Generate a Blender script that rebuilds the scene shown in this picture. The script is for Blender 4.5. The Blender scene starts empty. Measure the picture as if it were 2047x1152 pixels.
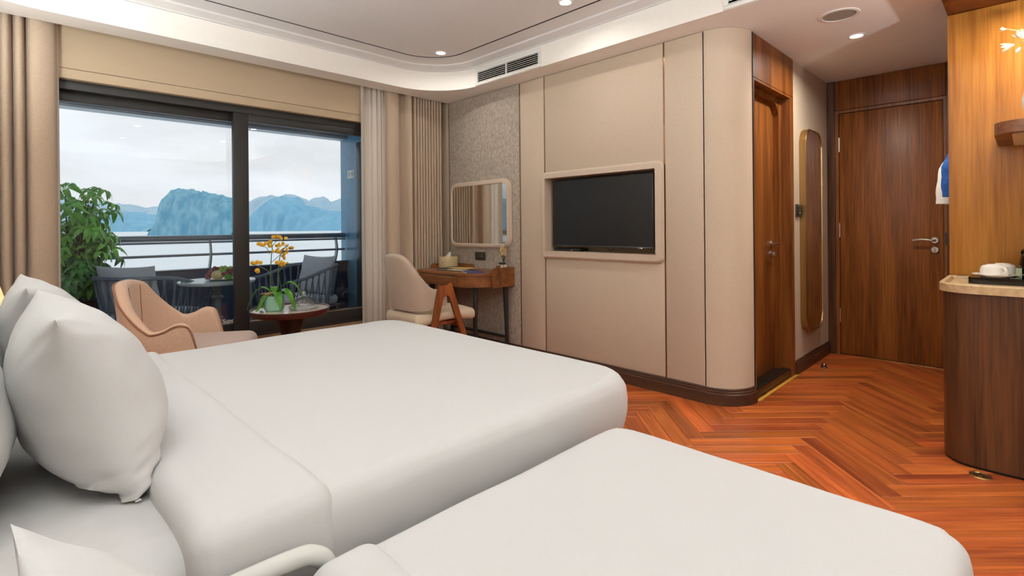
import bpy, bmesh, math, random
from mathutils import Vector, Matrix, noise as mnoise
R_ = random.Random(7)
PI = math.pi
S = bpy.context.scene
COL = S.collection

# ------------------------------------------------------------------ camera, world, exposure
YAW, ROLL, HC = 0.788354515, 0.00867950246, 1.15
fwd = Vector((math.cos(YAW), math.sin(YAW), 0)); rgt = Vector((math.sin(YAW), -math.cos(YAW), 0)); dwn = Vector((0, 0, -1))
r2 = math.cos(ROLL) * rgt + math.sin(ROLL) * dwn
d2 = -math.sin(ROLL) * rgt + math.cos(ROLL) * dwn
cam_d = bpy.data.cameras.new('camera'); cam = bpy.data.objects.new('camera', cam_d); COL.objects.link(cam)
M = Matrix((( r2.x, -d2.x, -fwd.x, 0), (r2.y, -d2.y, -fwd.y, 0), (r2.z, -d2.z, -fwd.z, HC), (0, 0, 0, 1)))
cam.matrix_world = M
cam_d.sensor_width = 36; cam_d.lens = 36 * 1023.105 / 2047
cam_d.shift_y = -(576 - 452.49) / 2047
cam_d.clip_start = 0.05; cam_d.clip_end = 30000
S.camera = cam
S.view_settings.view_transform = 'Standard'; S.view_settings.look = 'None'
S.view_settings.gamma = 1; S.view_settings.use_curve_mapping = False
S.view_settings.exposure = 0.0

def lin(c):
    c = c / 255.0
    return c / 12.92 if c <= 0.04045 else ((c + 0.055) / 1.055) ** 2.4
def rgb(r, g, b): return (lin(r), lin(g), lin(b), 1)

W = bpy.data.worlds.new('sky'); S.world = W; W.use_nodes = True
nt = W.node_tree; nt.nodes.clear()
out = nt.nodes.new('ShaderNodeOutputWorld'); bg = nt.nodes.new('ShaderNodeBackground')
tc = nt.nodes.new('ShaderNodeTexCoord'); mp = nt.nodes.new('ShaderNodeMapping'); mp.inputs['Scale'].default_value = (1, 1, 3.2)
nz = nt.nodes.new('ShaderNodeTexNoise'); nz.inputs['Scale'].default_value = 3.2; nz.inputs['Detail'].default_value = 6; nz.inputs['Roughness'].default_value = 0.5
cr = nt.nodes.new('ShaderNodeValToRGB'); cr.color_ramp.elements[0].position = 0.36; cr.color_ramp.elements[1].position = 0.62
cr.color_ramp.elements[0].color = (0.74, 0.75, 0.76, 1); cr.color_ramp.elements[1].color = (0.90, 0.93, 0.96, 1)
nt.links.new(tc.outputs['Generated'], mp.inputs['Vector']); nt.links.new(mp.outputs['Vector'], nz.inputs['Vector'])
nt.links.new(nz.outputs['Fac'], cr.inputs['Fac']); nt.links.new(cr.outputs['Color'], bg.inputs['Color'])
bg.inputs['Strength'].default_value = 1.08
nt.links.new(bg.outputs['Background'], out.inputs['Surface'])
LAMP = 3.0         # watts of each ceiling downlight
LAMP_COL = (1.0, 0.98, 0.95)
FILL_LIGHT = 47.0     # base watts of the fill lights added for ambient brightness
FILL_COL = (0.86, 0.94, 1.0)

# ------------------------------------------------------------------ materials
def mat(name, color, rough=0.6, metal=0.0, spec=0.5, **kw):
    m = bpy.data.materials.new(name); m.use_nodes = True
    b = m.node_tree.nodes['Principled BSDF']
    b.inputs['Base Color'].default_value = color; b.inputs['Roughness'].default_value = rough
    b.inputs['Metallic'].default_value = metal; b.inputs['Specular IOR Level'].default_value = spec
    for k, v in kw.items(): b.inputs[k].default_value = v
    return m
def N(m, t): return m.node_tree.nodes.new(t)
def L(m, a, b): m.node_tree.links.new(a, b)
def coords(m, scale, kind='Object'):
    t = N(m, 'ShaderNodeTexCoord'); p = N(m, 'ShaderNodeMapping'); p.inputs['Scale'].default_value = scale
    L(m, t.outputs[kind], p.inputs['Vector']); return p.outputs['Vector']
def noise_mat(name, c1, c2, scale=(60, 60, 60), rough=0.8, bump=0.0, detail=4, metal=0.0, spec=0.4, lo=0.35, hi=0.65, dist=0.01, **kw):
    """two colours mixed by a noise, the same noise as fine relief"""
    m = mat(name, c1, rough, metal, spec, **kw); b = m.node_tree.nodes['Principled BSDF']
    v = coords(m, scale); n = N(m, 'ShaderNodeTexNoise'); n.inputs['Scale'].default_value = 1; n.inputs['Detail'].default_value = detail
    L(m, v, n.inputs['Vector']); r = N(m, 'ShaderNodeValToRGB')
    r.color_ramp.elements[0].position = lo; r.color_ramp.elements[1].position = hi
    r.color_ramp.elements[0].color = c1; r.color_ramp.elements[1].color = c2
    L(m, n.outputs['Fac'], r.inputs['Fac']); L(m, r.outputs['Color'], b.inputs['Base Color'])
    if bump:
        bp = N(m, 'ShaderNodeBump'); bp.inputs['Strength'].default_value = bump; bp.inputs['Distance'].default_value = dist
        L(m, n.outputs['Fac'], bp.inputs['Height']); L(m, bp.outputs['Normal'], b.inputs['Normal'])
    return m
def wood(name, dark, light, axis='Z', rough=0.4, fine=90, broad=9, per_object=False, spec=0.4):
    """veneer: broad tonal strips and fine grain, both stretched along one axis"""
    m = mat(name, light, rough, 0, spec); b = m.node_tree.nodes['Principled BSDF']
    def sc(k, s): return tuple(s if a == axis else k for a in 'XYZ')
    t = N(m, 'ShaderNodeTexCoord'); vec = t.outputs['Object']
    if per_object:
        oi = N(m, 'ShaderNodeObjectInfo'); mul = N(m, 'ShaderNodeMath'); mul.operation = 'MULTIPLY'; mul.inputs[1].default_value = 37.0
        L(m, oi.outputs['Random'], mul.inputs[0]); add = N(m, 'ShaderNodeVectorMath'); add.operation = 'ADD'
        L(m, vec, add.inputs[0]); L(m, mul.outputs[0], add.inputs[1]); vec = add.outputs['Vector']
    def nz(k, s, d, dist):
        p = N(m, 'ShaderNodeMapping'); p.inputs['Scale'].default_value = sc(k, s); L(m, vec, p.inputs['Vector'])
        n = N(m, 'ShaderNodeTexNoise'); n.inputs['Scale'].default_value = 1; n.inputs['Detail'].default_value = d; n.inputs['Distortion'].default_value = dist
        L(m, p.outputs['Vector'], n.inputs['Vector']); return n
    n1 = nz(broad, broad * 0.06, 2, 0.6); n2 = nz(fine, fine * 0.035, 5, 0.3)
    mx = N(m, 'ShaderNodeMix'); mx.inputs['Factor'].default_value = 0.45
    L(m, n1.outputs['Fac'], mx.inputs['A']); L(m, n2.outputs['Fac'], mx.inputs['B'])
    r = N(m, 'ShaderNodeValToRGB'); r.color_ramp.elements[0].position = 0.36; r.color_ramp.elements[1].position = 0.64
    r.color_ramp.elements[0].color = dark; r.color_ramp.elements[1].color = light
    L(m, mx.outputs['Result'], r.inputs['Fac']); col = r.outputs['Color']
    if per_object:
        hs = N(m, 'ShaderNodeHueSaturation'); mr = N(m, 'ShaderNodeMapRange')
        mr.inputs['To Min'].default_value = 0.72; mr.inputs['To Max'].default_value = 1.16
        L(m, oi.outputs['Random'], mr.inputs['Value']); L(m, mr.outputs['Result'], hs.inputs['Value']); L(m, col, hs.inputs['Color'])
        mr2 = N(m, 'ShaderNodeMapRange'); mr2.inputs['To Min'].default_value = 0.493; mr2.inputs['To Max'].default_value = 0.505
        m3 = N(m, 'ShaderNodeMath'); m3.operation = 'FRACT'; m4 = N(m, 'ShaderNodeMath'); m4.operation = 'MULTIPLY'; m4.inputs[1].default_value = 7.31
        L(m, oi.outputs['Random'], m4.inputs[0]); L(m, m4.outputs[0], m3.inputs[0]); L(m, m3.outputs[0], mr2.inputs['Value']); L(m, mr2.outputs['Result'], hs.inputs['Hue'])
        col = hs.outputs['Color']
    L(m, col, b.inputs['Base Color'])
    bp = N(m, 'ShaderNodeBump'); bp.inputs['Strength'].default_value = 0.06; bp.inputs['Distance'].default_value = 0.002
    L(m, n2.outputs['Fac'], bp.inputs['Height']); L(m, bp.outputs['Normal'], b.inputs['Normal'])
    return m
def glass_mat(name, tint, ior=1.45, refl=1.0):
    m = bpy.data.materials.new(name); m.use_nodes = True; t = m.node_tree; t.nodes.clear()
    o = N(m, 'ShaderNodeOutputMaterial'); mx = N(m, 'ShaderNodeMixShader'); tr = N(m, 'ShaderNodeBsdfTransparent'); gl = N(m, 'ShaderNodeBsdfGlossy')
    fr = N(m, 'ShaderNodeFresnel'); fr.inputs['IOR'].default_value = ior; tr.inputs['Color'].default_value = tint; gl.inputs['Roughness'].default_value = 0.0
    mu = N(m, 'ShaderNodeMath'); mu.operation = 'MULTIPLY'; mu.inputs[1].default_value = refl
    L(m, fr.outputs['Fac'], mu.inputs[0]); L(m, mu.outputs[0], mx.inputs['Fac']); L(m, tr.outputs['BSDF'], mx.inputs[1]); L(m, gl.outputs['BSDF'], mx.inputs[2])
    L(m, mx.outputs['Shader'], o.inputs['Surface']); return m
def emit_mat(name, color, strength):
    m = bpy.data.materials.new(name); m.use_nodes = True; t = m.node_tree; t.nodes.clear()
    o = N(m, 'ShaderNodeOutputMaterial'); e = N(m, 'ShaderNodeEmission'); e.inputs['Color'].default_value = color; e.inputs['Strength'].default_value = strength
    L(m, e.outputs['Emission'], o.inputs['Surface']); return m
def cloth_mat(name, c1, c2, trans=0.0, rough=0.9, scale=350, bump=0.15, sheen=0.0):
    m = noise_mat(name, c1, c2, (scale, scale, scale), rough, bump, 2, spec=0.2, dist=0.002)
    b = m.node_tree.nodes['Principled BSDF']
    if sheen: b.inputs['Sheen Weight'].default_value = sheen; b.inputs['Sheen Roughness'].default_value = 0.4
    if trans:
        o = [n for n in m.node_tree.nodes if n.type == 'OUTPUT_MATERIAL'][0]
        tl = N(m, 'ShaderNodeBsdfTranslucent'); tl.inputs['Color'].default_value = c2; tp = N(m, 'ShaderNodeBsdfTransparent')
        a = N(m, 'ShaderNodeMixShader'); a.inputs['Fac'].default_value = 0.30; c = N(m, 'ShaderNodeMixShader'); c.inputs['Fac'].default_value = trans
        L(m, b.outputs['BSDF'], a.inputs[1]); L(m, tl.outputs['BSDF'], a.inputs[2]); L(m, a.outputs['Shader'], c.inputs[1]); L(m, tp.outputs['BSDF'], c.inputs[2])
        L(m, c.outputs['Shader'], o.inputs['Surface'])
    return m

wall_fabric = noise_mat('wall_fabric', rgb(196, 176, 152), rgb(206, 187, 164), (240, 240, 240), 0.85, 0.12, 2, dist=0.002)
wall_plain = noise_mat('wall_paint', rgb(192, 172, 146), rgb(196, 176, 150), (40, 40, 40), 0.85, 0.03)
header_paint = noise_mat('header_panel', rgb(190, 168, 138), rgb(196, 174, 144), (150, 150, 150), 0.8, 0.05)
plaster = noise_mat('stone_plaster', rgb(154, 140, 124), rgb(196, 183, 166), (46, 46, 34), 0.8, 0.75, 10, lo=0.38, hi=0.64, dist=0.008)
for _n in plaster.node_tree.nodes:
    if _n.type == 'TEX_NOISE': _n.inputs['Roughness'].default_value = 0.78
ceil_white = noise_mat('ceiling_paint', rgb(227, 224, 219), rgb(229, 226, 221), (30, 30, 30), 0.9, 0.02)
soffit_white = noise_mat('soffit_paint', rgb(243, 237, 226), rgb(245, 239, 228), (30, 30, 30), 0.85, 0.02)
walnut = wood('walnut_veneer', rgb(92, 47, 15), rgb(152, 91, 38), 'Z', 0.4, spec=0.3)
walnut_y = wood('walnut_veneer_level', rgb(92, 50, 25), rgb(150, 92, 50), 'Y', 0.36)
walnut_dk = wood('dark_walnut_veneer', rgb(58, 32, 16), rgb(108, 66, 36), 'Z', 0.4)
walnut_ch = wood('chocolate_wood', rgb(58, 36, 24), rgb(84, 55, 37), 'Y', 0.42)
walnut_chx = wood('chocolate_wood_x', rgb(58, 36, 24), rgb(84, 55, 37), 'X', 0.42)
oak = wood('golden_oak_veneer', rgb(152, 94, 32), rgb(198, 134, 56), 'Z', 0.42)
teak = wood('teak', rgb(110, 52, 22), rgb(166, 92, 46), 'Z', 0.4, fine=60, broad=14)
plank_wood = wood('floor_plank_wood', rgb(136, 60, 24), rgb(214, 114, 50), 'X', 0.33, fine=70, broad=12, per_object=True, spec=0.5)
bronze = mat('bronze', rgb(150, 104, 78), 0.25, 1.0)
gold_metal = mat('brushed_gold', rgb(176, 142, 92), 0.3, 1.0)
steel = mat('satin_steel', rgb(196, 186, 172), 0.28, 1.0)
chrome = mat('chrome', rgb(225, 225, 225), 0.08, 1.0)
black_alu = noise_mat('black_aluminium', rgb(44, 42, 39), rgb(50, 48, 45), (200, 200, 200), 0.45, 0.02, metal=0.0)
black_metal = mat('black_metal', rgb(34, 31, 29), 0.4)
dark_void = mat('shadow_gap_black', rgb(14, 13, 12), 0.8)  # near-black; puts the shade of gaps and grooves into the colour
linen = noise_mat('white_linen', rgb(199, 198, 196), rgb(203, 202, 200), (500, 500, 500), 0.8, 0.05, 2, spec=0.25, dist=0.001)
linen_sheet = noise_mat('white_sheet', rgb(196, 195, 193), rgb(202, 201, 199), (9, 9, 9), 0.8, 0.10, 3, spec=0.25, dist=0.01)
curtain_mat = cloth_mat('curtain_fabric', rgb(180, 158, 135), rgb(198, 176, 152), 0, 0.75, 300, 0.1, sheen=0.2)
sheer_mat = cloth_mat('sheer_voile', rgb(236, 226, 212), rgb(244, 235, 222), 0.06, 0.9, 300)
velvet = cloth_mat('rose_beige_velvet', rgb(202, 166, 140), rgb(212, 176, 150), 0, 0.7, 120, 0.06, sheen=0.35)
chair_cloth = cloth_mat('oatmeal_cloth', rgb(178, 158, 138), rgb(198, 178, 158), 0, 0.85, 420, 0.2, sheen=0.2)
seat_cloth = cloth_mat('cream_cloth', rgb(206, 184, 154), rgb(222, 202, 174), 0, 0.85, 420, 0.2, sheen=0.2)
pane_glass = glass_mat('window_glass', (0.965, 0.985, 0.995, 1), 1.45, 0.8)
clear_glass = glass_mat('clear_glass', (0.97, 0.98, 0.98, 1), 1.5, 1.3)
mirror_mat = mat('mirror_silver', (0.86, 0.87, 0.86, 1), 0.0, 1.0)
cream_lacquer = mat('cream_lacquer', rgb(206, 186, 164), 0.5)
white_plastic = mat('white_plastic', rgb(232, 228, 220), 0.4)
black_gloss = mat('black_gloss', rgb(14, 13, 13), 0.08)
porcelain = mat('porcelain', rgb(238, 232, 220), 0.15)
stone_top = noise_mat('beige_stone', rgb(190, 160, 116), rgb(212, 184, 142), (45, 45, 45), 0.35, 0.0, 5)
granite = noise_mat('black_granite', rgb(24, 25, 20), rgb(66, 64, 54), (160, 160, 160), 0.25, 0.0, 3, lo=0.55, hi=0.75)
marble_top = noise_mat('pale_tabletop', rgb(214, 204, 188), rgb(226, 216, 200), (14, 14, 14), 0.12)
rose_wood = mat('rosewood_rim', rgb(84, 46, 38), 0.3)
LENS = emit_mat('lamp_lens', (1, 0.93, 0.82, 1), 12)

# ------------------------------------------------------------------ mesh helpers
def bm_(): return bmesh.new()
def box(bm, x0, x1, y0, y1, z0, z1, bev=0.0, seg=2, mtx=None):
    r = bmesh.ops.create_cube(bm, size=1)
    vs = r['verts']
    for v in vs: v.co = Vector(((x0 + x1) / 2 + v.co.x * (x1 - x0), (y0 + y1) / 2 + v.co.y * (y1 - y0), (z0 + z1) / 2 + v.co.z * (z1 - z0)))
    if bev:
        es = list({e for v in vs for e in v.link_edges})
        g = bmesh.ops.bevel(bm, geom=es, offset=bev, segments=seg, affect='EDGES', profile=0.5)
        vs = list({v for f in g['faces'] for v in f.verts} | {v for v in vs if v.is_valid})
    if mtx is not None:
        for v in vs: v.co = mtx @ v.co
    return bm
def prism(bm, poly, z0, z1, axis='Z'):
    """extrude a 2-D polygon; axis Z: (x,y), X: (y,z), Y: (x,z)"""
    def P(p, h): return {'Z': (p[0], p[1], h), 'X': (h, p[0], p[1]), 'Y': (p[0], h, p[1])}[axis]
    a = [bm.verts.new(P(p, z0)) for p in poly]; b = [bm.verts.new(P(p, z1)) for p in poly]; n = len(poly)
    bm.faces.new(a[::-1]); bm.faces.new(b)
    for i in range(n): bm.faces.new((a[i], a[(i + 1) % n], b[(i + 1) % n], b[i]))
    return bm
def rrect(x0, x1, y0, y1, r, n=8):
    pts = []
    for cx, cy, a0 in ((x1 - r, y0 + r, -PI / 2), (x1 - r, y1 - r, 0), (x0 + r, y1 - r, PI / 2), (x0 + r, y0 + r, PI)):
        for i in range(n + 1):
            a = a0 + PI / 2 * i / n; pts.append((cx + r * math.cos(a), cy + r * math.sin(a)))
    return pts
def ring_strip(bm, loops, close_u=True, cap0=False, cap1=False):
    """skin between successive loops of 3-D points"""
    vv = [[bm.verts.new(p) for p in lp] for lp in loops]; n = len(vv[0])
    for a, b in zip(vv, vv[1:]):
        for i in range(n if close_u else n - 1):
            j = (i + 1) % n
            bm.faces.new((a[i], a[j], b[j], b[i]))
    if cap0: bm.faces.new(vv[0][::-1])
    if cap1: bm.faces.new(vv[-1])
    return vv
def frames(pts, closed=False):
    n = len(pts); T = []
    for i in range(n):
        a = pts[(i - 1) % n] if closed or i > 0 else pts[i]; b = pts[(i + 1) % n] if closed or i < n - 1 else pts[i]
        T.append((b - a).normalized() if (b - a).length > 1e-9 else Vector((0, 0, 1)))
    up = Vector((0, 0, 1)) if abs(T[0].z) < 0.9 else Vector((1, 0, 0))
    nrm = (up - T[0] * up.dot(T[0])).normalized(); F = []
    for t in T:
        nrm = nrm - t * nrm.dot(t)
        nrm = nrm.normalized() if nrm.length > 1e-6 else t.orthogonal().normalized()
        F.append((nrm.copy(), t.cross(nrm)))
    return F
def tube(bm, pts, r, n=8, closed=False, cap=True, flat=1.0):
    pts = [Vector(p) for p in pts]; F = frames(pts, closed); m = len(pts)
    rs = r if isinstance(r, (list, tuple)) else [r] * m
    loops = []
    for p, (a, b), q in zip(pts, F, rs):
        loops.append([p + (a * math.cos(2 * PI * k / n) * flat + b * math.sin(2 * PI * k / n)) * q for k in range(n)])
    if closed: loops.append(loops[0])
    vv = ring_strip(bm, loops, True, cap and not closed, cap and not closed)
    if closed: bmesh.ops.remove_doubles(bm, verts=vv[0] + vv[-1], dist=1e-6)
    return bm
def lathe(bm, prof, c=(0, 0, 0), n=32, axis='Z', closed=False):
    loops = []
    for r, h in prof:
        lp = []
        for k in range(n):
            a = 2 * PI * k / n; x, y = r * math.cos(a), r * math.sin(a)
            p = {'Z': (x, y, h), 'X': (h, x, y), 'Y': (x, h, y)}[axis]
            lp.append((c[0] + p[0], c[1] + p[1], c[2] + p[2]))
        loops.append(lp)
    ring_strip(bm, loops, True, prof[0][0] > 1e-4 and not closed, prof[-1][0] > 1e-4 and not closed)
    bmesh.ops.remove_doubles(bm, verts=bm.verts[:], dist=1e-6)
    bmesh.ops.recalc_face_normals(bm, faces=bm.faces[:]); return bm
def smooth_path(pts, n=6, closed=False):
    """Catmull-Rom through the points"""
    P = [Vector(p) for p in pts]; o = []; m = len(P)
    for i in range(m if closed else m - 1):
        p0 = P[(i - 1) % m] if closed or i else P[0] * 2 - P[1]; p1 = P[i]; p2 = P[(i + 1) % m]
        p3 = P[(i + 2) % m] if closed or i < m - 2 else P[-1] * 2 - P[-2]
        for k in range(n):
            t = k / n
            o.append(0.5 * ((2 * p1) + (p2 - p0) * t + (2 * p0 - 5 * p1 + 4 * p2 - p3) * t * t + (3 * p1 - p0 - 3 * p2 + p3) * t ** 3))
    if not closed: o.append(P[-1])
    return o
def axis_coords(lo, hi, r, n, k=6):
    e = [lo + r * (1 - math.cos(PI / 2 * i / k)) for i in range(k)]
    f = [hi - r * (1 - math.cos(PI / 2 * i / k)) for i in range(k)][::-1]
    m = [lo + r + (hi - lo - 2 * r) * i / n for i in range(n + 1)]
    return e + m + f
def soft_box(bm, lo, hi, r, n=(8, 8, 4), fn=None, open_bottom=False, k=5):
    """box with fully rounded edges on a dense grid; fn(p) -> displaced p"""
    C = [axis_coords(lo[i], hi[i], r, n[i], k) for i in range(3)]
    lo_, hi_ = Vector(lo), Vector(hi); made = {}
    def V(p):
        key = (round(p[0], 5), round(p[1], 5), round(p[2], 5))
        if key in made: return made[key]
        q = Vector(p); c = Vector([min(max(q[i], lo[i] + r), hi[i] - r) for i in range(3)]); d = q - c
        if d.length > 1e-9:
            q = c + d.normalized() * r
        if fn: q = fn(q)
        made[key] = bm.verts.new(q); return made[key]
    for ax in range(3):
        u, v = [(1, 2), (2, 0), (0, 1)][ax]
        for side, val in ((0, lo[ax]), (1, hi[ax])):
            if open_bottom and ax == 2 and side == 0: continue
            for i in range(len(C[u]) - 1):
                for j in range(len(C[v]) - 1):
                    q = []
                    for (a, b) in ((i, j), (i + 1, j), (i + 1, j + 1), (i, j + 1)):
                        p = [0, 0, 0]; p[ax] = val; p[u] = C[u][a]; p[v] = C[v][b]; q.append(V(p))
                    if len(set(q)) == 4: bm.faces.new(q if side else q[::-1])
    return bm

# ------------------------------------------------------------------ objects
def link(name, bm, m, parent=None, smooth=True, world=True, recalc=True, ang=35):
    """one mesh object; world: vertices are in world space and move into the parent's frame"""
    if recalc: bmesh.ops.recalc_face_normals(bm, faces=bm.faces[:])
    me = bpy.data.meshes.new(name); bm.to_mesh(me); bm.free()
    if parent is not None and world:
        root = parent; off = Matrix.Identity(4)
        while root is not None: off = root.matrix_basis @ off; root = root.parent
        me.transform(off.inverted())
    for x in (m if isinstance(m, (list, tuple)) else [m]): me.materials.append(x)
    if smooth:
        me.polygons.foreach_set('use_smooth', [True] * len(me.polygons)); me.set_sharp_from_angle(angle=math.radians(ang))
    o = bpy.data.objects.new(name, me); COL.objects.link(o)
    if parent is not None: o.parent = parent
    return o
def tag(o, label, cat, group=None, kind=None):
    o['label'] = label; o['category'] = cat
    if group: o['group'] = group
    if kind: o['kind'] = kind
    return o
def thing(name, label, cat, loc=(0, 0, 0), rot=0, group=None):
    o = bpy.data.objects.new(name, None); COL.objects.link(o); o.empty_display_size = 0.05
    o.location = loc; o.rotation_euler = (0, 0, rot)
    return tag(o, label, cat, group)
def struct(name, bm, m, parent=None, **k):
    o = link(name, bm, m, parent, **k)
    if parent is None: o['kind'] = 'structure'
    return o
def copy_tree(o, parent=None):
    c = o.copy(); COL.objects.link(c); c.parent = parent
    for ch in list(o.children): copy_tree(ch, c)
    return c
def pnoise(p, s): return mnoise.noise(Vector(p) * s)

# ------------------------------------------------------------------ the setting
ZC, ZT = 2.40, 2.605           # soffit level, tray level
XT = 3.21                      # face of the television wall
# floor: dark underlay, herringbone planks as parts
fl = bm_(); box(fl, -0.55, 5.3, -2.25, 4.32, -0.12, -0.013)
floor = struct('floor', fl, walnut_dk, smooth=False)
PW, PL = 0.0947, 0.600
A0, B0 = 2.073, 3.792                  # corner of one plank, in the two plank directions
def plank_mesh():
    b = bm_(); box(b, 0.0009, PL - 0.0009, 0.0009, PW - 0.0009, -0.013, 0.0)
    es = [e for e in b.edges if all(v.co.z > -0.001 for v in e.verts)]
    bmesh.ops.bevel(b, geom=es, offset=0.0012, segments=1, affect='EDGES')
    me = bpy.data.meshes.new('plank'); b.to_mesh(me); b.free(); me.materials.append(plank_wood); return me
PM = plank_mesh(); rest = bm_(); cand = []
aR = math.atan2(rgt.y, rgt.x); aF = math.atan2(fwd.y, fwd.x)
for k in range(-70, 70):
    for m in range(-9, 10):
        for rot in (0, 1):
            a = k * PW + m * (PL + PW) + (PL if rot else 0)
            b = k * PW + m * (PW - PL) + (PW - PL if rot else 0)
            ca, cb = a + (PW / 2 if rot else PL / 2), b + (PL / 2 if rot else PW / 2)
            c = rgt * (A0 + ca) + fwd * (B0 + cb)
            if -0.2 < c.x < 5.45 and -1.9 < c.y < 4.05 and not (c.x > 3.50 and c.y > 1.62) and not (c.x > 3.55 and c.y < 0.0):
                o = rgt * (A0 + a + (PW if rot else 0)) + fwd * (B0 + b)
                cand.append((c, o, aF if rot else aR))
vis = lambda c: c.x > 1.55 and c.y < 2.6 and c.y > -0.75
near = sorted([q for q in cand if vis(q[0])], key=lambda q: q[0].length)[:290]
ids = {id(q) for q in near}
for q in cand:
    c, o, ang = q
    if id(q) in ids:
        p = bpy.data.objects.new('plank', PM); COL.objects.link(p); p.parent = floor
        p.location = o; p.rotation_euler = (0, 0, ang)
    else:
        mt = Matrix.Translation(o) @ Matrix.Rotation(ang, 4, 'Z')
        box(rest, 0.0009, PL - 0.0009, 0.0009, PW - 0.0009, -0.013, 0.0, mtx=mt)
pr = link('plank', rest, plank_wood, floor, smooth=False); pr['kind'] = 'stuff'

# ceiling: 2.40 m soffit with a rounded tray
def tray(inset): return rrect(-0.32 + inset, 3.0 - inset, -1.9 + inset, 3.93 - inset, 0.5 - inset * 0.6, 14)
cb = bm_()
hole = [cb.verts.new((x, y, ZC)) for x, y in tray(0)]
outer = [cb.verts.new(p) for p in ((-0.55, -2.25, ZC), (5.3, -2.25, ZC), (5.3, 1.42, ZC), (3.3, 1.42, ZC), (3.3, 4.13, ZC), (-0.55, 4.13, ZC))]
for lp in (hole, outer):
    for i in range(len(lp)): cb.edges.new((lp[i], lp[(i + 1) % len(lp)]))
bmesh.ops.triangle_fill(cb, edges=cb.edges[:], use_beauty=True)
for f in cb.faces: f.normal_update()
ex = bmesh.ops.extrude_face_region(cb, geom=cb.faces[:])
for v in [g for g in ex['geom'] if isinstance(g, bmesh.types.BMVert)]: v.co.z = ZC + 0.17
ceil = struct('ceiling', cb, soffit_white, smooth=True)
tb = bm_()
ring_strip(tb, [[(x, y, z) for x, y in tray(i)] for i, z in ((0, 2.572), (0.008, 2.580), (0.09, 2.594), (0.098, 2.604), (0.11, ZT), (0.252, ZT))])
link('cove', tb, ceil_white, ceil, ang=25, recalc=False)
gb = bm_()
ring_strip(gb, [[(x, y, z) for x, y in tray(i)] for i, z in ((0.2515, ZT - 0.0003), (0.253, ZT + 0.018), (0.2665, ZT + 0.018))])
link('shadow_gap', gb, dark_void, ceil, smooth=False)
mb_ = bm_(); prism(mb_, tray(0.2660), ZT, ZT + 0.03); link('tray_panel', mb_, ceil_white, ceil, smooth=False)
tp = bm_(); box(tp, -0.55, 5.3, -2.25, 4.6, 2.66, 2.72); link('upper_slab', tp, ceil_white, ceil, smooth=False)

# television wall: slabs round the niche, then panels and bronze strips
NY0, NY1, NZ0, NZ1 = 1.802, 2.815, 0.942, 1.542
w = bm_()
for y0, y1, z0, z1 in ((1.44, NY0, 0, 2.62), (NY1, 4.47, 0, 2.62), (NY0, NY1, 0, NZ0), (NY0, NY1, NZ1, 2.62)): box(w, XT + 0.018, XT + 0.10, max(y0, 1.475), y1, z0, z1)
wall_tv = struct('wall_right', w, wall_plain, smooth=False)
n_ = bm_()
box(n_, XT + 0.10, XT + 0.26, NY0 - 0.05, NY0, NZ0 - 0.05, NZ1 + 0.05); box(n_, XT + 0.10, XT + 0.26, NY1, NY1 + 0.05, NZ0 - 0.05, NZ1 + 0.05)
box(n_, XT + 0.10, XT + 0.26, NY0, NY1, NZ1, NZ1 + 0.05); box(n_, XT + 0.10, XT + 0.26, NY0, NY1, NZ0 - 0.05, NZ0); box(n_, XT + 0.20, XT + 0.26, NY0, NY1, NZ0, NZ1)
link('niche', n_, header_paint, wall_tv, smooth=False)
ZB = 0.106
def panel(y0, y1, m, z0=ZB, z1=ZC - 0.003, name='panel'):
    b = bm_(); box(b, XT, XT + 0.02, y0, y1, z0, z1, 0.003, 2); return link(name, b, m, wall_tv)
panel(3.132, 4.122, plaster, name='plaster_panel')
panel(2.843, 3.118, wall_fabric); panel(1.460, 1.740, wall_fabric)
panel(1.752, 2.831, wall_fabric, NZ1 - 0.001); panel(1.752, 2.831, wall_fabric, ZB, NZ0 + 0.001)
panel(1.752, NY0, wall_fabric, NZ0 + 0.001, NZ1 - 0.001); panel(NY1, 2.831, wall_fabric, NZ0 + 0.001, NZ1 - 0.001)
for y in (3.125, 2.837, 1.746, 1.454):
    b = bm_(); box(b, XT + 0.006, XT + 0.02, y - 0.005, y + 0.005, ZB, ZC - 0.001); link('metal_strip', b, bronze, wall_tv, smooth=False)
b = bm_(); box(b, XT + 0.003, XT + 0.02, 4.124, 4.132, ZB, ZC); link('edge_strip', b, dark_void, wall_tv, smooth=False)
arc = [(3.43 + 0.22 * math.cos(a), 1.47 + 0.22 * math.sin(a)) for a in [PI + PI / 2 * i / 16 for i in range(17)]]
cp = [(XT, 1.450)] + arc + [(3.448, 1.25)]
inn = [(XT + 0.03, 1.450)] + [(3.43 + 0.19 * math.cos(a), 1.47 + 0.19 * math.sin(a)) for a in [PI + PI / 2 * i / 16 for i in range(17)]][1:] + [(3.448, 1.28)]
b = bm_(); prism(b, cp + inn[::-1], ZB, ZC - 0.002); link('curved_panel', b, wall_fabric, wall_tv, ang=50)
b = bm_(); box(b, 3.34, 3.45, 1.38, 1.50, 0, 2.62); link('corner_core', b, wall_plain, wall_tv, smooth=False)

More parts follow.
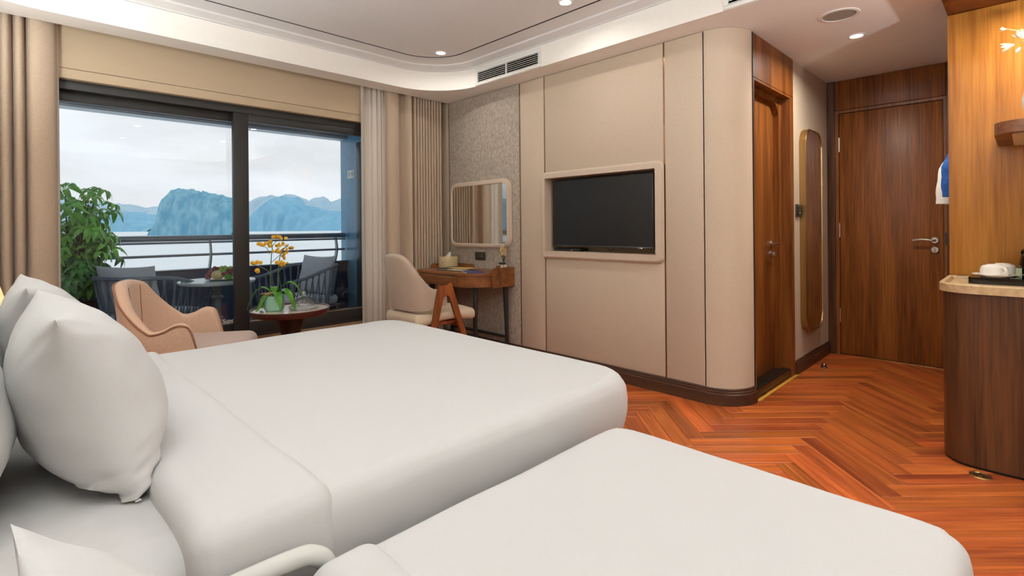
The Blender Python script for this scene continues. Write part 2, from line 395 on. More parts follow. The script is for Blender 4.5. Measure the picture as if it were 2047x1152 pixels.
def sweep(bm, path, prof):
    """path: (x, y, nx, ny) with outward normals; prof: (offset, z)"""
    vv = [[bm.verts.new((x + nx * d, y + ny * d, z)) for d, z in prof] for x, y, nx, ny in path]
    for a, c in zip(vv, vv[1:]):
        for i in range(len(prof)):
            j = (i + 1) % len(prof); bm.faces.new((a[i], c[i], c[j], a[j]))
    bm.faces.new(vv[0]); bm.faces.new(vv[-1][::-1]); return bm
BP = [(-0.002, 0), (0.018, 0), (0.018, 0.070), (0.0125, 0.074), (0.0125, 0.086), (0.0085, 0.089), (0.0085, 0.101), (0.005, 0.106), (-0.002, 0.106)]
path = [(XT, 4.12, -1, 0), (XT, 1.47, -1, 0)] + [(3.43 + 0.22 * math.cos(a), 1.47 + 0.22 * math.sin(a), math.cos(a), math.sin(a)) for a in [PI + PI / 2 * i / 16 for i in range(1, 17)]] + [(3.449, 1.25, 0, -1)]
struct('baseboard_right', sweep(bm_(), path, BP), walnut_ch, ang=25)
struct('baseboard_corridor', sweep(bm_(), [(4.27, 1.25, 0, -1), (5.20, 1.25, 0, -1)], BP), walnut_chx, ang=25)

# corridor walls
b = bm_(); box(b, 4.268, 5.34, 1.25, 1.36, 0, 2.62); struct('wall_corridor', b, wall_fabric, smooth=False)
b = bm_(); box(b, 5.265, 5.34, -0.45, 1.25, 0, 2.62); struct('wall_entry', b, wall_plain, smooth=False)
b = bm_(); box(b, 3.79, 5.27, -0.46, -0.38, 0, 2.62); struct('wall_wardrobe', b, walnut_dk, smooth=False)
b = bm_(); box(b, 3.79, 3.86, -2.25, 0.30, 0, 2.40); struct('wall_partition', b, walnut_dk, smooth=False)
b = bm_(); box(b, -0.60, -0.52, -2.25, 4.6, 0, 2.70); struct('wall_left', b, ceil_white, smooth=False)
b = bm_(); box(b, -0.60, 5.3, -2.32, -2.22, 0, 2.70); struct('wall_back', b, ceil_white, smooth=False)

# bathroom door with its casing, stone threshold and yellow strip
def fillet_opening(bm, X0, X1, Z0, Z1, x0, x1, z1, r, y0, y1, n=10):
    """frame X0..X1 x Z0..Z1 with an opening x0..x1 from Z0 up to z1 whose top corners are rounded"""
    inner = [(x0, Z0)] + [(x0 + r + r * math.cos(a), z1 - r + r * math.sin(a)) for a in [PI - PI / 2 * i / n for i in range(n + 1)]] + [(x1 - r + r * math.cos(a), z1 - r + r * math.sin(a)) for a in [PI / 2 - PI / 2 * i / n for i in range(n + 1)]] + [(x1, Z0)]
    poly = [(X0, Z0)] + [(X0, Z1), (X1, Z1), (X1, Z0)] + inner[::-1]
    return prism(bm, poly, y0, y1, 'Y')
b = bm_(); box(b, 3.47, 4.19, 1.352, 1.392, 0.062, 2.09, 0.002); d1 = struct('door_1', b, walnut)
b = bm_()
fillet_opening(b, 3.452, 4.268, 0.0, 2.108, 3.478, 4.192, 2.092, 0.003, 1.248, 1.40)
link('door_frame', b, walnut, d1, ang=25)
b = bm_(); box(b, 3.452, 4.268, 1.248, 1.40, 2.112, 2.398); link('overpanel', b, walnut, d1, smooth=False)
b = bm_(); box(b, 3.446, 3.452, 1.245, 1.30, 0.0, 2.398); link('edge_strip', b, dark_void, d1, smooth=False)
b = bm_(); fillet_opening(b, 3.478, 4.192, 0.062, 2.092, 3.492, 4.135, 2.055, 0.11, 1.312, 1.352); link('door_stop', b, walnut, d1, ang=25)
b = bm_(); box(b, 3.478, 4.192, 1.262, 1.400, 0.0, 0.062, 0.002); link('threshold', b, granite, d1)
b = bm_(); box(b, 3.478, 4.192, 1.256, 1.2615, 0.004, 0.058); link('threshold_face', b, mat('threshold_front', rgb(52, 26, 18), 0.3), d1, smooth=False)
b = bm_(); box(b, 3.47, 4.30, 1.226, 1.246, 0.0002, 0.004, 0.001); link('edge_trim', b, mat('yellow_trim', rgb(206, 160, 62), 0.5), d1)
b = bm_(); box(b, 3.30, 4.30, 1.44, 1.50, 0, 2.62); link('backing', b, wall_plain, d1, smooth=False)
def lever(parent, c, out, along, L_=0.13, lock_dz=-0.075):
    """rose, lever and lock turn on a door face; out = away from the leaf"""
    c, out, along = Vector(c), Vector(out), Vector(along)
    q = out.to_track_quat('Z', 'Y').to_matrix().to_4x4()
    def disc(center, prof, name):
        b = bm_(); lathe(b, prof, (0, 0, 0), 24); b.transform(Matrix.Translation(center) @ q); return link(name, b, steel, parent)
    disc(c, [(0, 0.012), (0.022, 0.012), (0.026, 0.009), (0.026, 0.0), (0, 0)], 'handle_rose')
    b = bm_(); tube(b, smooth_path([c + out * 0.008, c + out * 0.045, c + out * 0.056 + along * 0.012, c + out * 0.054 + along * L_ * 0.6 + Vector((0, 0, 0.006)), c + out * 0.050 + along * L_ - Vector((0, 0, 0.002))], 6), 0.0085, 10); link('handle', b, steel, parent)
    lc = c + Vector((0, 0, lock_dz))
    disc(lc, [(0, 0.012), (0.022, 0.012), (0.026, 0.009), (0.026, 0.0), (0, 0)], 'lock_rose')
    b = bm_(); box(b, -0.004, 0.004, -0.014, 0.014, 0.010, 0.026, 0.002); b.transform(Matrix.Translation(lc) @ q); link('lock_turn', b, steel, parent)
lever(d1, (4.085, 1.352, 1.00), (0, -1, 0), (-1, 0, 0), 0.12)

# entry door
b = bm_(); box(b, 5.212, 5.255, 0.458, 1.156, 0.012, 2.108, 0.002); d2_ = struct('door_2', b, walnut)
b = bm_(); box(b, 5.196, 5.265, 1.188, 1.2485, 0, 2.398); box(b, 5.196, 5.265, 0.30, 0.434, 0, 2.398); link('door_frame', b, walnut_dk, d2_, smooth=False)
b = bm_(); box(b, 5.200, 5.265, 1.1595, 1.186, 0, 2.136); box(b, 5.200, 5.265, 0.436, 0.4545, 0, 2.136); box(b, 5.200, 5.265, 0.4545, 1.1595, 2.112, 2.136); link('door_lining', b, walnut, d2_, smooth=False)
b = bm_(); box(b, 5.202, 5.262, 0.438, 1.184, 2.141, 2.396, 0.002); link('overpanel', b, walnut, d2_)
b = bm_(); box(b, 5.24, 5.265, 0.43, 1.19, 0.0, 2.40); link('backing', b, dark_void, d2_, smooth=False)
b = bm_(); box(b, 5.206, 5.24, 0.458, 1.156, 0.0, 0.008); link('sill', b, gold_metal, d2_, smooth=False)
for z in (1.838, 1.09, 0.346):
    b = bm_(); tube(b, [(5.206, 1.158, z - 0.062), (5.206, 1.158, z + 0.062)], 0.008, 10); link('hinge', b, steel, d2_)
lever(d2_, (5.212, 0.512, 1.01), (-1, 0, 0), (0, 1, 0), 0.135)
b = bm_(); box(b, 5.199, 5.201, 0.437, 0.449, 0.97, 1.07); link('strike_plate', b, black_metal, d2_, smooth=False)

# window wall: header, low wall, aluminium frame, two sliding sashes
b = bm_(); box(b, -0.52, XT + 0.02, 4.280, 4.47, 2.178, 2.66); wh = struct('wall_window', b, header_paint, smooth=False)
b = bm_(); box(b, -0.52, XT + 0.02, 4.280, 4.47, 2.1135, 2.1745, 0.001); link('header_strip', b, header_paint, wh)
b = bm_(); box(b, -0.52, XT + 0.02, 4.290, 4.47, 2.1745, 2.178); link('groove', b, dark_void, wh, smooth=False)
b = bm_(); box(b, -0.52, XT + 0.02, 4.300, 4.47, 0, 0.292); link('low_wall', b, noise_mat('sill_brown', rgb(150, 120, 86), rgb(160, 130, 96), (30, 30, 30), 0.6), wh, smooth=False)
b = bm_(); box(b, 3.12, XT + 0.02, 4.280, 4.47, 0.29, 2.12); link('return_strip', b, header_paint, wh, smooth=False)
WX0, WX1 = -0.50, 3.12
b = bm_()
box(b, WX0, WX1, 4.330, 4.47, 2.055, 2.1135, 0.002); box(b, WX0, WX1, 4.330, 4.47, 0.292, 0.312, 0.002)
box(b, WX0, WX0 + 0.06, 4.330, 4.47, 0.312, 2.055); box(b, WX1 - 0.06, WX1, 4.330, 4.47, 0.312, 2.055)
win = struct('window_1', b, black_alu)
def sash(x0, x1, y0, y1, zb, zt, st0, st1, rb, rt, name):
    b = bm_()
    box(b, x0, x0 + st0, y0, y1, zb, zt, 0.003); box(b, x1 - st1, x1, y0, y1, zb, zt, 0.003)
    box(b, x0 + st0, x1 - st1, y0, y1, zb, zb + rb, 0.003); box(b, x0 + st0, x1 - st1, y0, y1, zt - rt, zt, 0.003)
    s = link('sash', b, black_alu, win)
    ym = (y0 + y1) / 2
    g = bm_(); box(g, x0 + st0 - 0.005, x1 - st1 + 0.005, ym - 0.004, ym + 0.004, zb + rb - 0.005, zt - rt + 0.005); link('pane', g, pane_glass, s, smooth=False)
    g = bm_(); box(g, x0 + st0, x1 - st1, y0 + 0.003, ym - 0.004, zb + rb, zb + rb + 0.006); link('glazing_bead', g, steel, s, smooth=False)
    return s
sash(1.272, WX1 - 0.06, 4.334, 4.386, 0.312, 2.055, 0.108, 0.10, 0.098, 0.058, 'right')
sl = sash(WX0 + 0.06, 1.375, 4.404, 4.456, 0.312, 2.055, 0.09, 0.055, 0.09, 0.062, 'left')

# ------------------------------------------------------------------ balcony and the view
DZ = 0.20
b = bm_(); box(b, -1.6, 3.1, 4.47, 5.86, DZ - 0.12, DZ)
struct('floor_balcony', b, noise_mat('deck_tile', rgb(170, 150, 120), rgb(188, 168, 138), (30, 30, 30), 0.6), smooth=False)
navy = noise_mat('navy_paint', rgb(40, 58, 88), rgb(46, 64, 94), (14, 14, 14), 0.32)
b = bm_(); box(b, -1.6, 2.92, 5.72, 5.80, DZ, 0.74); wb = struct('wall_balcony', b, navy, smooth=False)
b = bm_(); box(b, -1.6, 2.92, 5.70, 5.82, 0.742, 0.760, 0.004); link('cap', b, navy, wb)
panel_sky_tint = noise_mat('sky_tinted_panel', rgb(88, 142, 174), rgb(94, 148, 180), (12, 12, 12), 0.22)  # dark navy panel; the sky's reflection is put into this lighter blue
b = bm_(); box(b, 2.915, 3.05, 4.47, 5.88, DZ, 2.40); wp = struct('wall_balcony_side', b, panel_sky_tint, smooth=False)
b = bm_(); box(b, 2.895, 2.915, 5.36, 5.465, DZ, 2.13, 0.004); box(b, 2.895, 2.915, 4.55, 5.36, 2.05, 2.13, 0.004); link('door_frame', b, mat('navy_frame', rgb(22, 34, 50), 0.35), wp)
b = bm_(); box(b, 2.900, 2.915, 4.55, 5.36, DZ, 2.05); link('door_panel', b, panel_sky_tint, wp, smooth=False)
b = bm_(); box(b, -1.75, -1.6, 4.47, 5.88, DZ, 2.40); struct('wall_balcony_end', b, panel_sky_tint, smooth=False)
b = bm_(); box(b, -1.75, 3.05, 4.47, 5.74, 2.28, 2.36); box(b, -1.75, 3.05, 5.74, 5.90, 2.205, 2.36)
struct('ceiling_balcony', b, noise_mat('balcony_soffit', rgb(176, 190, 200), rgb(182, 196, 206), (12, 12, 12), 0.5), smooth=False)
b = bm_(); box(b, -1.75, 3.05, 5.70, 5.735, 2.215, 2.28, 0.003); struct('trim_balcony', b, mat('beam_grey', rgb(110, 126, 138), 0.5))

water = noise_mat('sea_water', rgb(232, 240, 244), rgb(238, 244, 248), (0.02, 0.02, 0.02), 0.6, 0.0, 3, spec=0.3)  # bright sky sheen and haze put into a near-white water base
wn = water.node_tree.nodes; wbs = wn['Principled BSDF']
v_ = coords(water, (0.35, 0.9, 1)); n_w = N(water, 'ShaderNodeTexNoise'); n_w.inputs['Scale'].default_value = 1; n_w.inputs['Detail'].default_value = 5
L(water, v_, n_w.inputs['Vector']); bw = N(water, 'ShaderNodeBump'); bw.inputs['Strength'].default_value = 0.12; bw.inputs['Distance'].default_value = 0.2
L(water, n_w.outputs['Fac'], bw.inputs['Height']); L(water, bw.outputs['Normal'], wbs.inputs['Normal'])
SEA = -7.0
b = bm_()
lp = [[(R * math.cos(a), 12 + R * math.sin(a), SEA) for a in [PI * k / 48 for k in range(49)]] for R in (1, 30, 120, 500, 2000, 9000)]
ring_strip(b, lp, False); struct('sea', b, water, smooth=False)

def island(label, D, depth, prof, m, seed, name='island', rough=0.05, cols=4):
    """ridge with a front slope, a crest at the photographed outline and a back slope, at its own distance"""
    P = []
    for (x0, y0), (x1, y1) in zip(prof, prof[1:]):
        for k in range(cols): t = k / cols; P.append((x0 + (x1 - x0) * t, y0 + (y1 - y0) * t))
    P.append(prof[-1])
    loops = []; NS = 12
    for x, y in P:
        lat = (x - 1023.5) / 1023.1 * D; hz = 452.5 + 0.00868 * (1023.5 - x)
        base = rgt * lat + fwd * D; h = max(HC + (hz - y) / 1023.1 * D - SEA, 0.5)
        n = h * rough * (mnoise.noise(Vector((x * 0.11, seed, 0))) + 0.6 * mnoise.noise(Vector((x * 0.33, seed, 3))))
        lp = []
        for k in range(NS + 1):
            t = k / NS; f = math.sin(PI * t) ** 0.55 if 0 < t < 1 else 0
            dpt = (t - 0.5) * depth + (mnoise.noise(Vector((x * 0.12, t * 4, seed))) * depth * 0.10 if 0 < t < 1 else 0)
            z = SEA - 2 + (h + n + 2) * f * (1 + (0.10 * mnoise.noise(Vector((x * 0.15, t * 7, seed + 5))) if k != NS // 2 else 0)) - (0 if f else 1)
            lp.append(base + fwd * dpt + Vector((0, 0, z)))
        loops.append(lp)
    b = bm_(); ring_strip(b, loops, False)
    bmesh.ops.remove_doubles(b, verts=b.verts[:], dist=D * 1e-5)
    o = link(name, b, m, ang=60); tag(o, label, 'island'); return o
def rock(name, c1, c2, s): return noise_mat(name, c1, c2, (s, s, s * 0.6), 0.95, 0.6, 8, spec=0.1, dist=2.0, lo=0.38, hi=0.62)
HZ_NEAR = rock('haze_tinted_forest_near', rgb(104, 164, 192), rgb(138, 190, 210), 0.12)  # aerial haze is put into these blue base colours, paler with distance
HZ_MID = rock('haze_tinted_forest_middle', rgb(134, 190, 218), rgb(146, 200, 226), 0.05)
HZ_FAR = rock('haze_tinted_forest_far', rgb(178, 208, 226), rgb(186, 214, 230), 0.02)
dy = 3
def sh(p): return [(x, y + dy) for x, y in p]
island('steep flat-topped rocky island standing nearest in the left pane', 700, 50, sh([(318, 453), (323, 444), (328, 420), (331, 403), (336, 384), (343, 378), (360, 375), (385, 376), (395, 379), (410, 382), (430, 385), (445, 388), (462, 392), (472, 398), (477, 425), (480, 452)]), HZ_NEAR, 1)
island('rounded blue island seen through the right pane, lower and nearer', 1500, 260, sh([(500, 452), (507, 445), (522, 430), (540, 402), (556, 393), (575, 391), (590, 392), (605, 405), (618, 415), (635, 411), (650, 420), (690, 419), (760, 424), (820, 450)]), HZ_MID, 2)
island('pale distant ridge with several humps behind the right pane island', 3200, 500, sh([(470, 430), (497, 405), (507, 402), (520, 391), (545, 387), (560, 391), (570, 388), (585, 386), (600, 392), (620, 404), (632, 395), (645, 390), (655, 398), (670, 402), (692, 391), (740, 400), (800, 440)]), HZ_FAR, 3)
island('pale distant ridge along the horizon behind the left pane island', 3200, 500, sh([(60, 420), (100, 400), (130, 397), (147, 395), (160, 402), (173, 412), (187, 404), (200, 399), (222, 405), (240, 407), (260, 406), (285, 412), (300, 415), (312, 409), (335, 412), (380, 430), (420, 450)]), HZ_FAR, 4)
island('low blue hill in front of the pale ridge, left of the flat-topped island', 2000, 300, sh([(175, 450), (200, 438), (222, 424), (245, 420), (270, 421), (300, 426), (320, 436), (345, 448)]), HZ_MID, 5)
# the island that only the vanity mirror shows, far to the left
b = bm_()
loops = []
for i in range(41):
    t = i / 40; ax = Vector((-0.6, -0.8, 0)); c = Vector((-560, 560, 0)) + Vector((-0.75, 0.66, 0)).cross(Vector((0, 0, 1))).normalized() * (t - 0.5) * 420
    h = 52 * (math.sin(PI * t) ** 0.4 if 0 < t < 1 else 0) * (1 + 0.25 * mnoise.noise(Vector((t * 9, 2, 1)))) + 0.4
    dirn = Vector((-0.7, 0.7, 0))
    loops.append([c + dirn * (k / 8 - 0.5) * 90 + Vector((0, 0, SEA - 1 + (h + 1) * (math.sin(PI * k / 8) ** 0.6 if 0 < k < 8 else 0))) for k in range(9)])
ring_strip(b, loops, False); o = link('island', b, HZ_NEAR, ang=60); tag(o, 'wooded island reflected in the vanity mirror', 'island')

# ------------------------------------------------------------------ lamps
def downlight(x, y, z, label, watts=LAMP, group='recessed ceiling downlights', col=LAMP_COL, r=0.036, ring=True):
    t = thing('downlight', label, 'downlight', (x, y, z), 0, group)
    b = bm_(); lathe(b, [(r, -0.001), (r + 0.003, -0.006), (r + 0.012, -0.0045), (r + 0.014, 0.0), (r, 0.0)], (x, y, z), 28, closed=True); link('trim_ring', b, white_plastic, t)
    b = bm_(); lathe(b, [(0, -0.0035), (r * 0.6, -0.004), (r, -0.0015), (r, 0.001), (0, 0.001)], (x, y, z), 24); link('lens', b, LENS, t)
    ld = bpy.data.lights.new('downlight_lamp', 'AREA'); ld.shape = 'DISK'; ld.size = 0.075; ld.energy = watts; ld.color = col; ld.spread = math.radians(165)
    lo = bpy.data.objects.new('downlight_lamp', ld); COL.objects.link(lo); lo.location = (0, 0, -0.009); lo.parent = t
    return t
downlight(2.60, 3.44, ZT, 'bright ceiling downlight nearest the rounded tray corner', group=None)
downlight(2.60, 2.105, ZT, 'bright ceiling downlight at the top edge, above the television', group=None)
for x, y in ((2.60, 0.77), (2.60, -0.57), (1.34, 2.76), (1.34, 1.43), (1.34, 0.10), (1.34, -1.20), (0.08, 3.44), (0.08, 2.105), (0.08, 0.77), (0.08, -0.57)):  # unseen rows added to light the room, spaced like the visible pair
    downlight(x, y, ZT, 'recessed tray downlight out of the picture above the beds', LAMP * (1.0 if x > 2 else 0.25))
downlight(4.035, 0.792, ZC, 'single bright downlight in the corridor ceiling', 15.0, None, (1.0, 0.94, 0.86))
downlight(3.45, -0.10, 2.306, 'small spotlight in the wooden box over the shelf', 7.0, None, (1.0, 0.82, 0.58), 0.022)

# invented fill lights in brass fittings, added out of the picture for ambient light
brass_l = gold_metal
def fill_light(label, x, y, z, floor_stand=False, tilt=0.35):
    watts = FILL_LIGHT * (1.4 if floor_stand else 0.75 if y > 2 else 1.1 if y > 0 else 0.6)
    t = thing('fill_light', label, 'lamp', (x, y, z), 0)
    b = bm_(); lathe(b, [(0.03, -0.10), (0.085, -0.03), (0.10, 0.0), (0.095, 0.0), (0.08, -0.028), (0.028, -0.094)], (x, y, z), 28, closed=True); link('bowl', b, brass_l, t)
    b = bm_(); lathe(b, [(0, -0.012), (0.078, -0.012), (0.076, -0.020), (0, -0.020)], (x, y, z), 24); link('lens', b, LENS, t)
    if floor_stand:
        b = bm_(); tube(b, [(x, y, 0.02), (x, y, z - 0.095)], 0.012, 12); lathe(b, [(0, 0.0), (0.14, 0), (0.14, 0.015), (0.02, 0.03), (0, 0.03)], (x, y, 0), 28); link('stand', b, brass_l, t)
    else:
        b = bm_(); box(b, -0.52, x - 0.02, y - 0.02, y + 0.02, z - 0.115, z - 0.085, 0.004); link('bracket', b, brass_l, t)
    ld = bpy.data.lights.new('fill_light_lamp', 'AREA'); ld.shape = 'DISK'; ld.size = 0.15; ld.energy = watts; ld.color = FILL_COL
    lo = bpy.data.objects.new('fill_light_lamp', ld); COL.objects.link(lo); lo.location = (0, 0, 0.004); lo.rotation_euler = (PI - 0.0, tilt if not floor_stand else 0, 0); lo.parent = t
fill_light('added brass wall fill light over the headboard, nearest the window', -0.40, 2.95, 1.80)
fill_light('added brass wall fill light over the headboards, between the two beds', -0.40, 1.00, 1.80)
fill_light('added brass wall fill light past the single bed, nearest the back wall', -0.40, -0.95, 1.80)
fill_light('added brass floor fill light standing behind the camera beside the minibar', 2.70, -1.00, 1.80, True)

# ceiling loudspeaker
t = thing('ceiling_speaker', 'round flush ceiling loudspeaker with a grey grille in the corridor', 'speaker', (3.56, 0.785, ZC))
b = bm_(); lathe(b, [(0.086, -0.002), (0.089, -0.007), (0.103, -0.005), (0.107, 0), (0.086, 0)], (3.56, 0.785, ZC), 40, closed=True); link('rim', b, white_plastic, t)
b = bm_(); lathe(b, [(0, -0.003), (0.087, -0.003), (0.087, 0), (0, 0)], (3.56, 0.785, ZC), 40); link('grille', b, noise_mat('speaker_mesh', rgb(150, 142, 128), rgb(176, 168, 152), (900, 900, 900), 0.6, 0.0, 0), t, smooth=False)

# air vents in the soffit face
def vent(y0, y1, label):
    z0, z1, X = 2.402, 2.555, 3.0
    t = thing('air_vent', label, 'air vent', (X, y0, z0), 0)
    b = bm_(); fr = 0.028
    box(b, X - 0.010, X + 0.01, y0, y1, z1 - 0.036, z1, 0.002); box(b, X - 0.010, X + 0.01, y0, y1, z0, z0 + 0.024, 0.002)
    box(b, X - 0.010, X + 0.01, y0, y0 + fr, z0 + 0.024, z1 - 0.036); box(b, X - 0.010, X + 0.01, y1 - fr, y1, z0 + 0.024, z1 - 0.036); link('frame', b, white_plastic, t)
    b = bm_(); box(b, X + 0.0, X + 0.012, y0 + fr, y1 - fr, z0 + 0.024, z1 - 0.036); link('duct', b, mat('vent_dark', rgb(34, 32, 28), 0.9), t, smooth=False)
    n = 6
    for k in range(n):
        z = z0 + 0.031 + (z1 - z0 - 0.072) * k / (n - 1)
        b = bm_(); box(b, -0.008, 0.006, y0 + fr, y1 - fr, -0.0016, 0.0016)
        b.transform(Matrix.Translation((X - 0.002, 0, z)) @ Matrix.Rotation(math.radians(-25), 4, 'Y')); link('slat', b, white_plastic, t, smooth=False)
    b = bm_(); ym = (y0 + y1) / 2; box(b, X - 0.010, X, ym - 0.005, ym + 0.005, z0 + 0.024, z1 - 0.036); link('divider', b, white_plastic, t, smooth=False)
vent(2.675, 3.455, 'white slatted air vent in the soffit above the desk wall')
vent(0.46, 1.243, 'white slatted air vent cut by the top edge beside the corridor')

# ------------------------------------------------------------------ curtains
def curtain(name, label, xs, y0, z0, z1, m, th=0.004, nz=14, sway=0.006, seed=0, group=None):
    """xs: plan polyline (x, dy) of the folded cloth, extruded down with a slow drift of the folds"""
    pts = smooth_path([(x, y0 + dy, 0) for x, dy in xs], 5)
    nr = []
    for i, p in enumerate(pts):
        a = pts[max(i - 1, 0)]; c = pts[min(i + 1, len(pts) - 1)]; d = (c - a).normalized(); nr.append(Vector((-d.y, d.x, 0)))
    loops = []
    for k in range(nz + 1):
        t = k / nz; z = z1 + (z0 - z1) * t; f, bk = [], []
        for p, n in zip(pts, nr):
            q = p + Vector((sway * t * mnoise.noise(Vector((p.x * 9, t * 1.5, seed))), sway * 1.6 * t * mnoise.noise(Vector((p.x * 7, t * 1.3, seed + 9))), 0))
            f.append(q + n * th / 2 + Vector((0, 0, z))); bk.append(q - n * th / 2 + Vector((0, 0, z)))
        loops.append(f + bk[::-1])
    b = bm_(); ring_strip(b, loops, True, True, True)
    o = link(name, b, m, ang=60); return tag(o, label, 'curtain', group)
def pleats(x0, x1, n, amp, rnd=0.15):
    o = []; p_ = (x1 - x0) / n
    for i in range(2 * n + 1):
        x = x0 + (x1 - x0) * i / (2 * n) + (R_.uniform(-rnd, rnd) * (x1 - x0) / (2 * n) if 0 < i < 2 * n else 0)
        if i % 2: o += [(x - p_ * 0.30, -amp * 0.55), (x - p_ * 0.12, -amp), (x + p_ * 0.12, -amp), (x + p_ * 0.30, -amp * 0.55)]
        else: o.append((x, amp))
    return o
CZ1 = 2.52
curtain('curtain', 'beige pleated curtain stack on the right, between sheer and grey wall',
        [(2.545, 0.03), (2.555, -0.02), (2.60, -0.045), (2.650, -0.040), (2.662, -0.02), (2.668, 0.035), (2.70, 0.05), (2.745, 0.02), (2.775, -0.03), (2.80, -0.04), (2.815, 0.0)] + pleats(2.83, 3.165, 10, 0.036), 4.212, 0.02, CZ1, curtain_mat, seed=1)
curtain('curtain', 'beige pleated curtain stack at the left edge of the picture',
        pleats(-0.46, 0.10, 10, 0.038) + [(0.118, -0.035), (0.15, -0.05), (0.19, -0.04), (0.225, -0.015), (0.240, 0.02)], 4.215, 0.02, CZ1, curtain_mat, seed=2)
curtain('sheer_curtain', 'narrow white sheer curtain gathered beside the right beige curtain',
        [(2.312, 0.015), (2.316, -0.02), (2.322, 0.005), (2.328, -0.018), (2.338, 0.012), (2.36, 0.02), (2.40, 0.006), (2.43, 0.02), (2.455, 0.0), (2.475, 0.014), (2.492, -0.018), (2.503, 0.008), (2.515, -0.016), (2.53, 0.01), (2.545, -0.005)], 4.245, 0.02, CZ1, sheer_mat, 0.003, seed=3)
curtain('sheer_curtain', 'thin strip of white sheer curtain peeping out beside the left beige curtain',
        [(0.06, 0.0), (0.10, 0.018), (0.14, 0.0), (0.17, 0.016), (0.20, 0.0), (0.225, 0.014), (0.240, -0.006), (0.252, 0.01)], 4.262, 0.02, CZ1, sheer_mat, 0.003, sway=0.02, seed=4)

# ------------------------------------------------------------------ beds
def sstep(a, b, x):
    t = min(max((x - a) / (b - a), 0), 1); return t * t * (3 - 2 * t)
def bed_noise(amp, s, seed=0):
    return lambda q: amp * (mnoise.noise(Vector((q.x * s, q.y * s, q.z * s + seed))) + 0.5 * mnoise.noise(Vector((q.x * s * 2.3, q.y * s * 2.3, seed + 4))))
Z1 = 0.60
bed1 = thing('double_bed', 'wide double bed nearer the window, under the far white duvet', 'bed', (0.6, 1.9, 0))
b = bm_(); box(b, -0.42, 1.58, 1.10, 2.66, 0.06, 0.30, 0.02); link('base', b, walnut_ch, bed1)
for x in (-0.3, 1.45):
    for y in (1.2, 2.55):
        b = bm_(); lathe(b, [(0.03, 0), (0.04, 0.06)], (x, y, 0), 12); link('leg', b, black_metal, bed1)
def f_sheet(q):
    if q.z > Z1 - 0.1: q.z += bed_noise(0.006, 5)(q)
    return q
b = bm_(); soft_box(b, (-0.44, 1.05, 0.31), (1.62, 2.71, Z1 - 0.042), 0.06, (24, 20, 3), f_sheet); link('mattress', b, linen_sheet, bed1, ang=70)
b = bm_(); box(b, -0.515, -0.445, 0.96, 2.80, 0.0, 1.12, 0.025, 3); link('headboard', b, velvet, bed1)
def f_duvet(z0, z1, cx, cy, puff, seed, x1=9, hy=9, rc=0.1):
    def f(q):
        t = min(max((q.z - z0) / (z1 - z0), 0), 1)
        if q.z > z1 - 0.02: q.z += bed_noise(puff, 2.2, seed)(q)
        k = 1 - t
        dx, dy = q.x - (x1 - rc), abs(q.y - cy) - (hy - rc)
        if dx > 0 and dy > 0:
            s_ = max(dx, dy) / math.hypot(dx, dy); q.x = x1 - rc + dx * s_; q.y = cy + math.copysign(hy - rc + dy * s_, q.y - cy)
        n = Vector((1 if q.x > cx + 0.55 else 0, (1 if q.y > cy else -1) * (1 if abs(q.y - cy) > 0.3 else 0), 0))
        q += n * (0.016 * math.sin(min(k * 2.2, 1.0) * PI) + k * k * -0.02 + 0.010 * k * mnoise.noise(Vector((q.x * 4, q.y * 4, q.z * 2 + seed))))
        return q
    return f
b = bm_(); soft_box(b, (0.245, 1.035, 0.10), (1.705, 2.745, Z1), 0.05, (36, 40, 10), f_duvet(0.10, Z1, 0.9, 1.89, 0.005, 1, 1.705, 0.855, 0.17), open_bottom=True, k=7)
dv1 = link('duvet', b, linen, ang=80); tag(dv1, 'plain white duvet smoothed over the double bed, head end folded back', 'duvet')
def f_hem(z0, z1, cx, cy, seed):
    g = f_duvet(z0, z1, cx, cy, 0.006, seed)
    def f(q):
        q = g(q); q.x += 0.012 * mnoise.noise(Vector((q.y * 3, 0, seed))); return q
    return f
b = bm_(); soft_box(b, (0.225, 1.022, 0.095), (0.492, 2.758, Z1 + 0.013), 0.040, (8, 40, 10), f_hem(0.10, Z1, 0.2, 1.89, 2), open_bottom=True, k=7)
link('folded_top', b, linen, dv1, ang=80)

ZB2 = 0.52
bed2 = thing('single_bed', 'narrow single bed in the foreground with a white tubular guard rail', 'bed', (0.4, 0.5, 0))
b = bm_(); box(b, -0.42, 1.30, 0.15, 0.88, 0.10, 0.24, 0.01); link('base', b, white_plastic, bed2)
for x in (-0.3, 1.2):
    for y in (0.2, 0.83):
        b = bm_(); tube(b, [(x, y, 0), (x, y, 0.11)], 0.02, 12); link('leg', b, white_plastic, bed2)
def f_sheet2(q):
    if q.z > ZB2 - 0.1: q.z += bed_noise(0.006, 5, 3)(q)
    return q
b = bm_(); soft_box(b, (-0.44, 0.125, 0.25), (1.34, 0.905, ZB2 - 0.022), 0.06, (20, 12, 3), f_sheet2); link('mattress', b, linen_sheet, bed2, ang=70)
gl_white = mat('white_gloss_tube', rgb(206, 206, 200), 0.18)
pa = [(-0.46, 0.970, 0.20), (-0.46, 0.970, 0.46), (-0.43, 0.970, 0.515), (-0.36, 0.970, 0.53), (0.10, 0.972, 0.53), (0.36, 0.975, 0.528), (0.425, 0.975, 0.515), (0.452, 0.975, 0.475), (0.455, 0.975, 0.40), (0.455, 0.970, 0.18)]
b = bm_(); tube(b, smooth_path(pa, 8), 0.0185, 16); link('guard_rail', b, gl_white, bed2)
b = bm_(); soft_box(b, (0.40, 0.088, 0.06), (1.402, 0.940, ZB2), 0.042, (26, 22, 10), f_duvet(0.06, ZB2, 0.75, 0.51, 0.006, 5, 1.402, 0.426, 0.07), open_bottom=True, k=7)
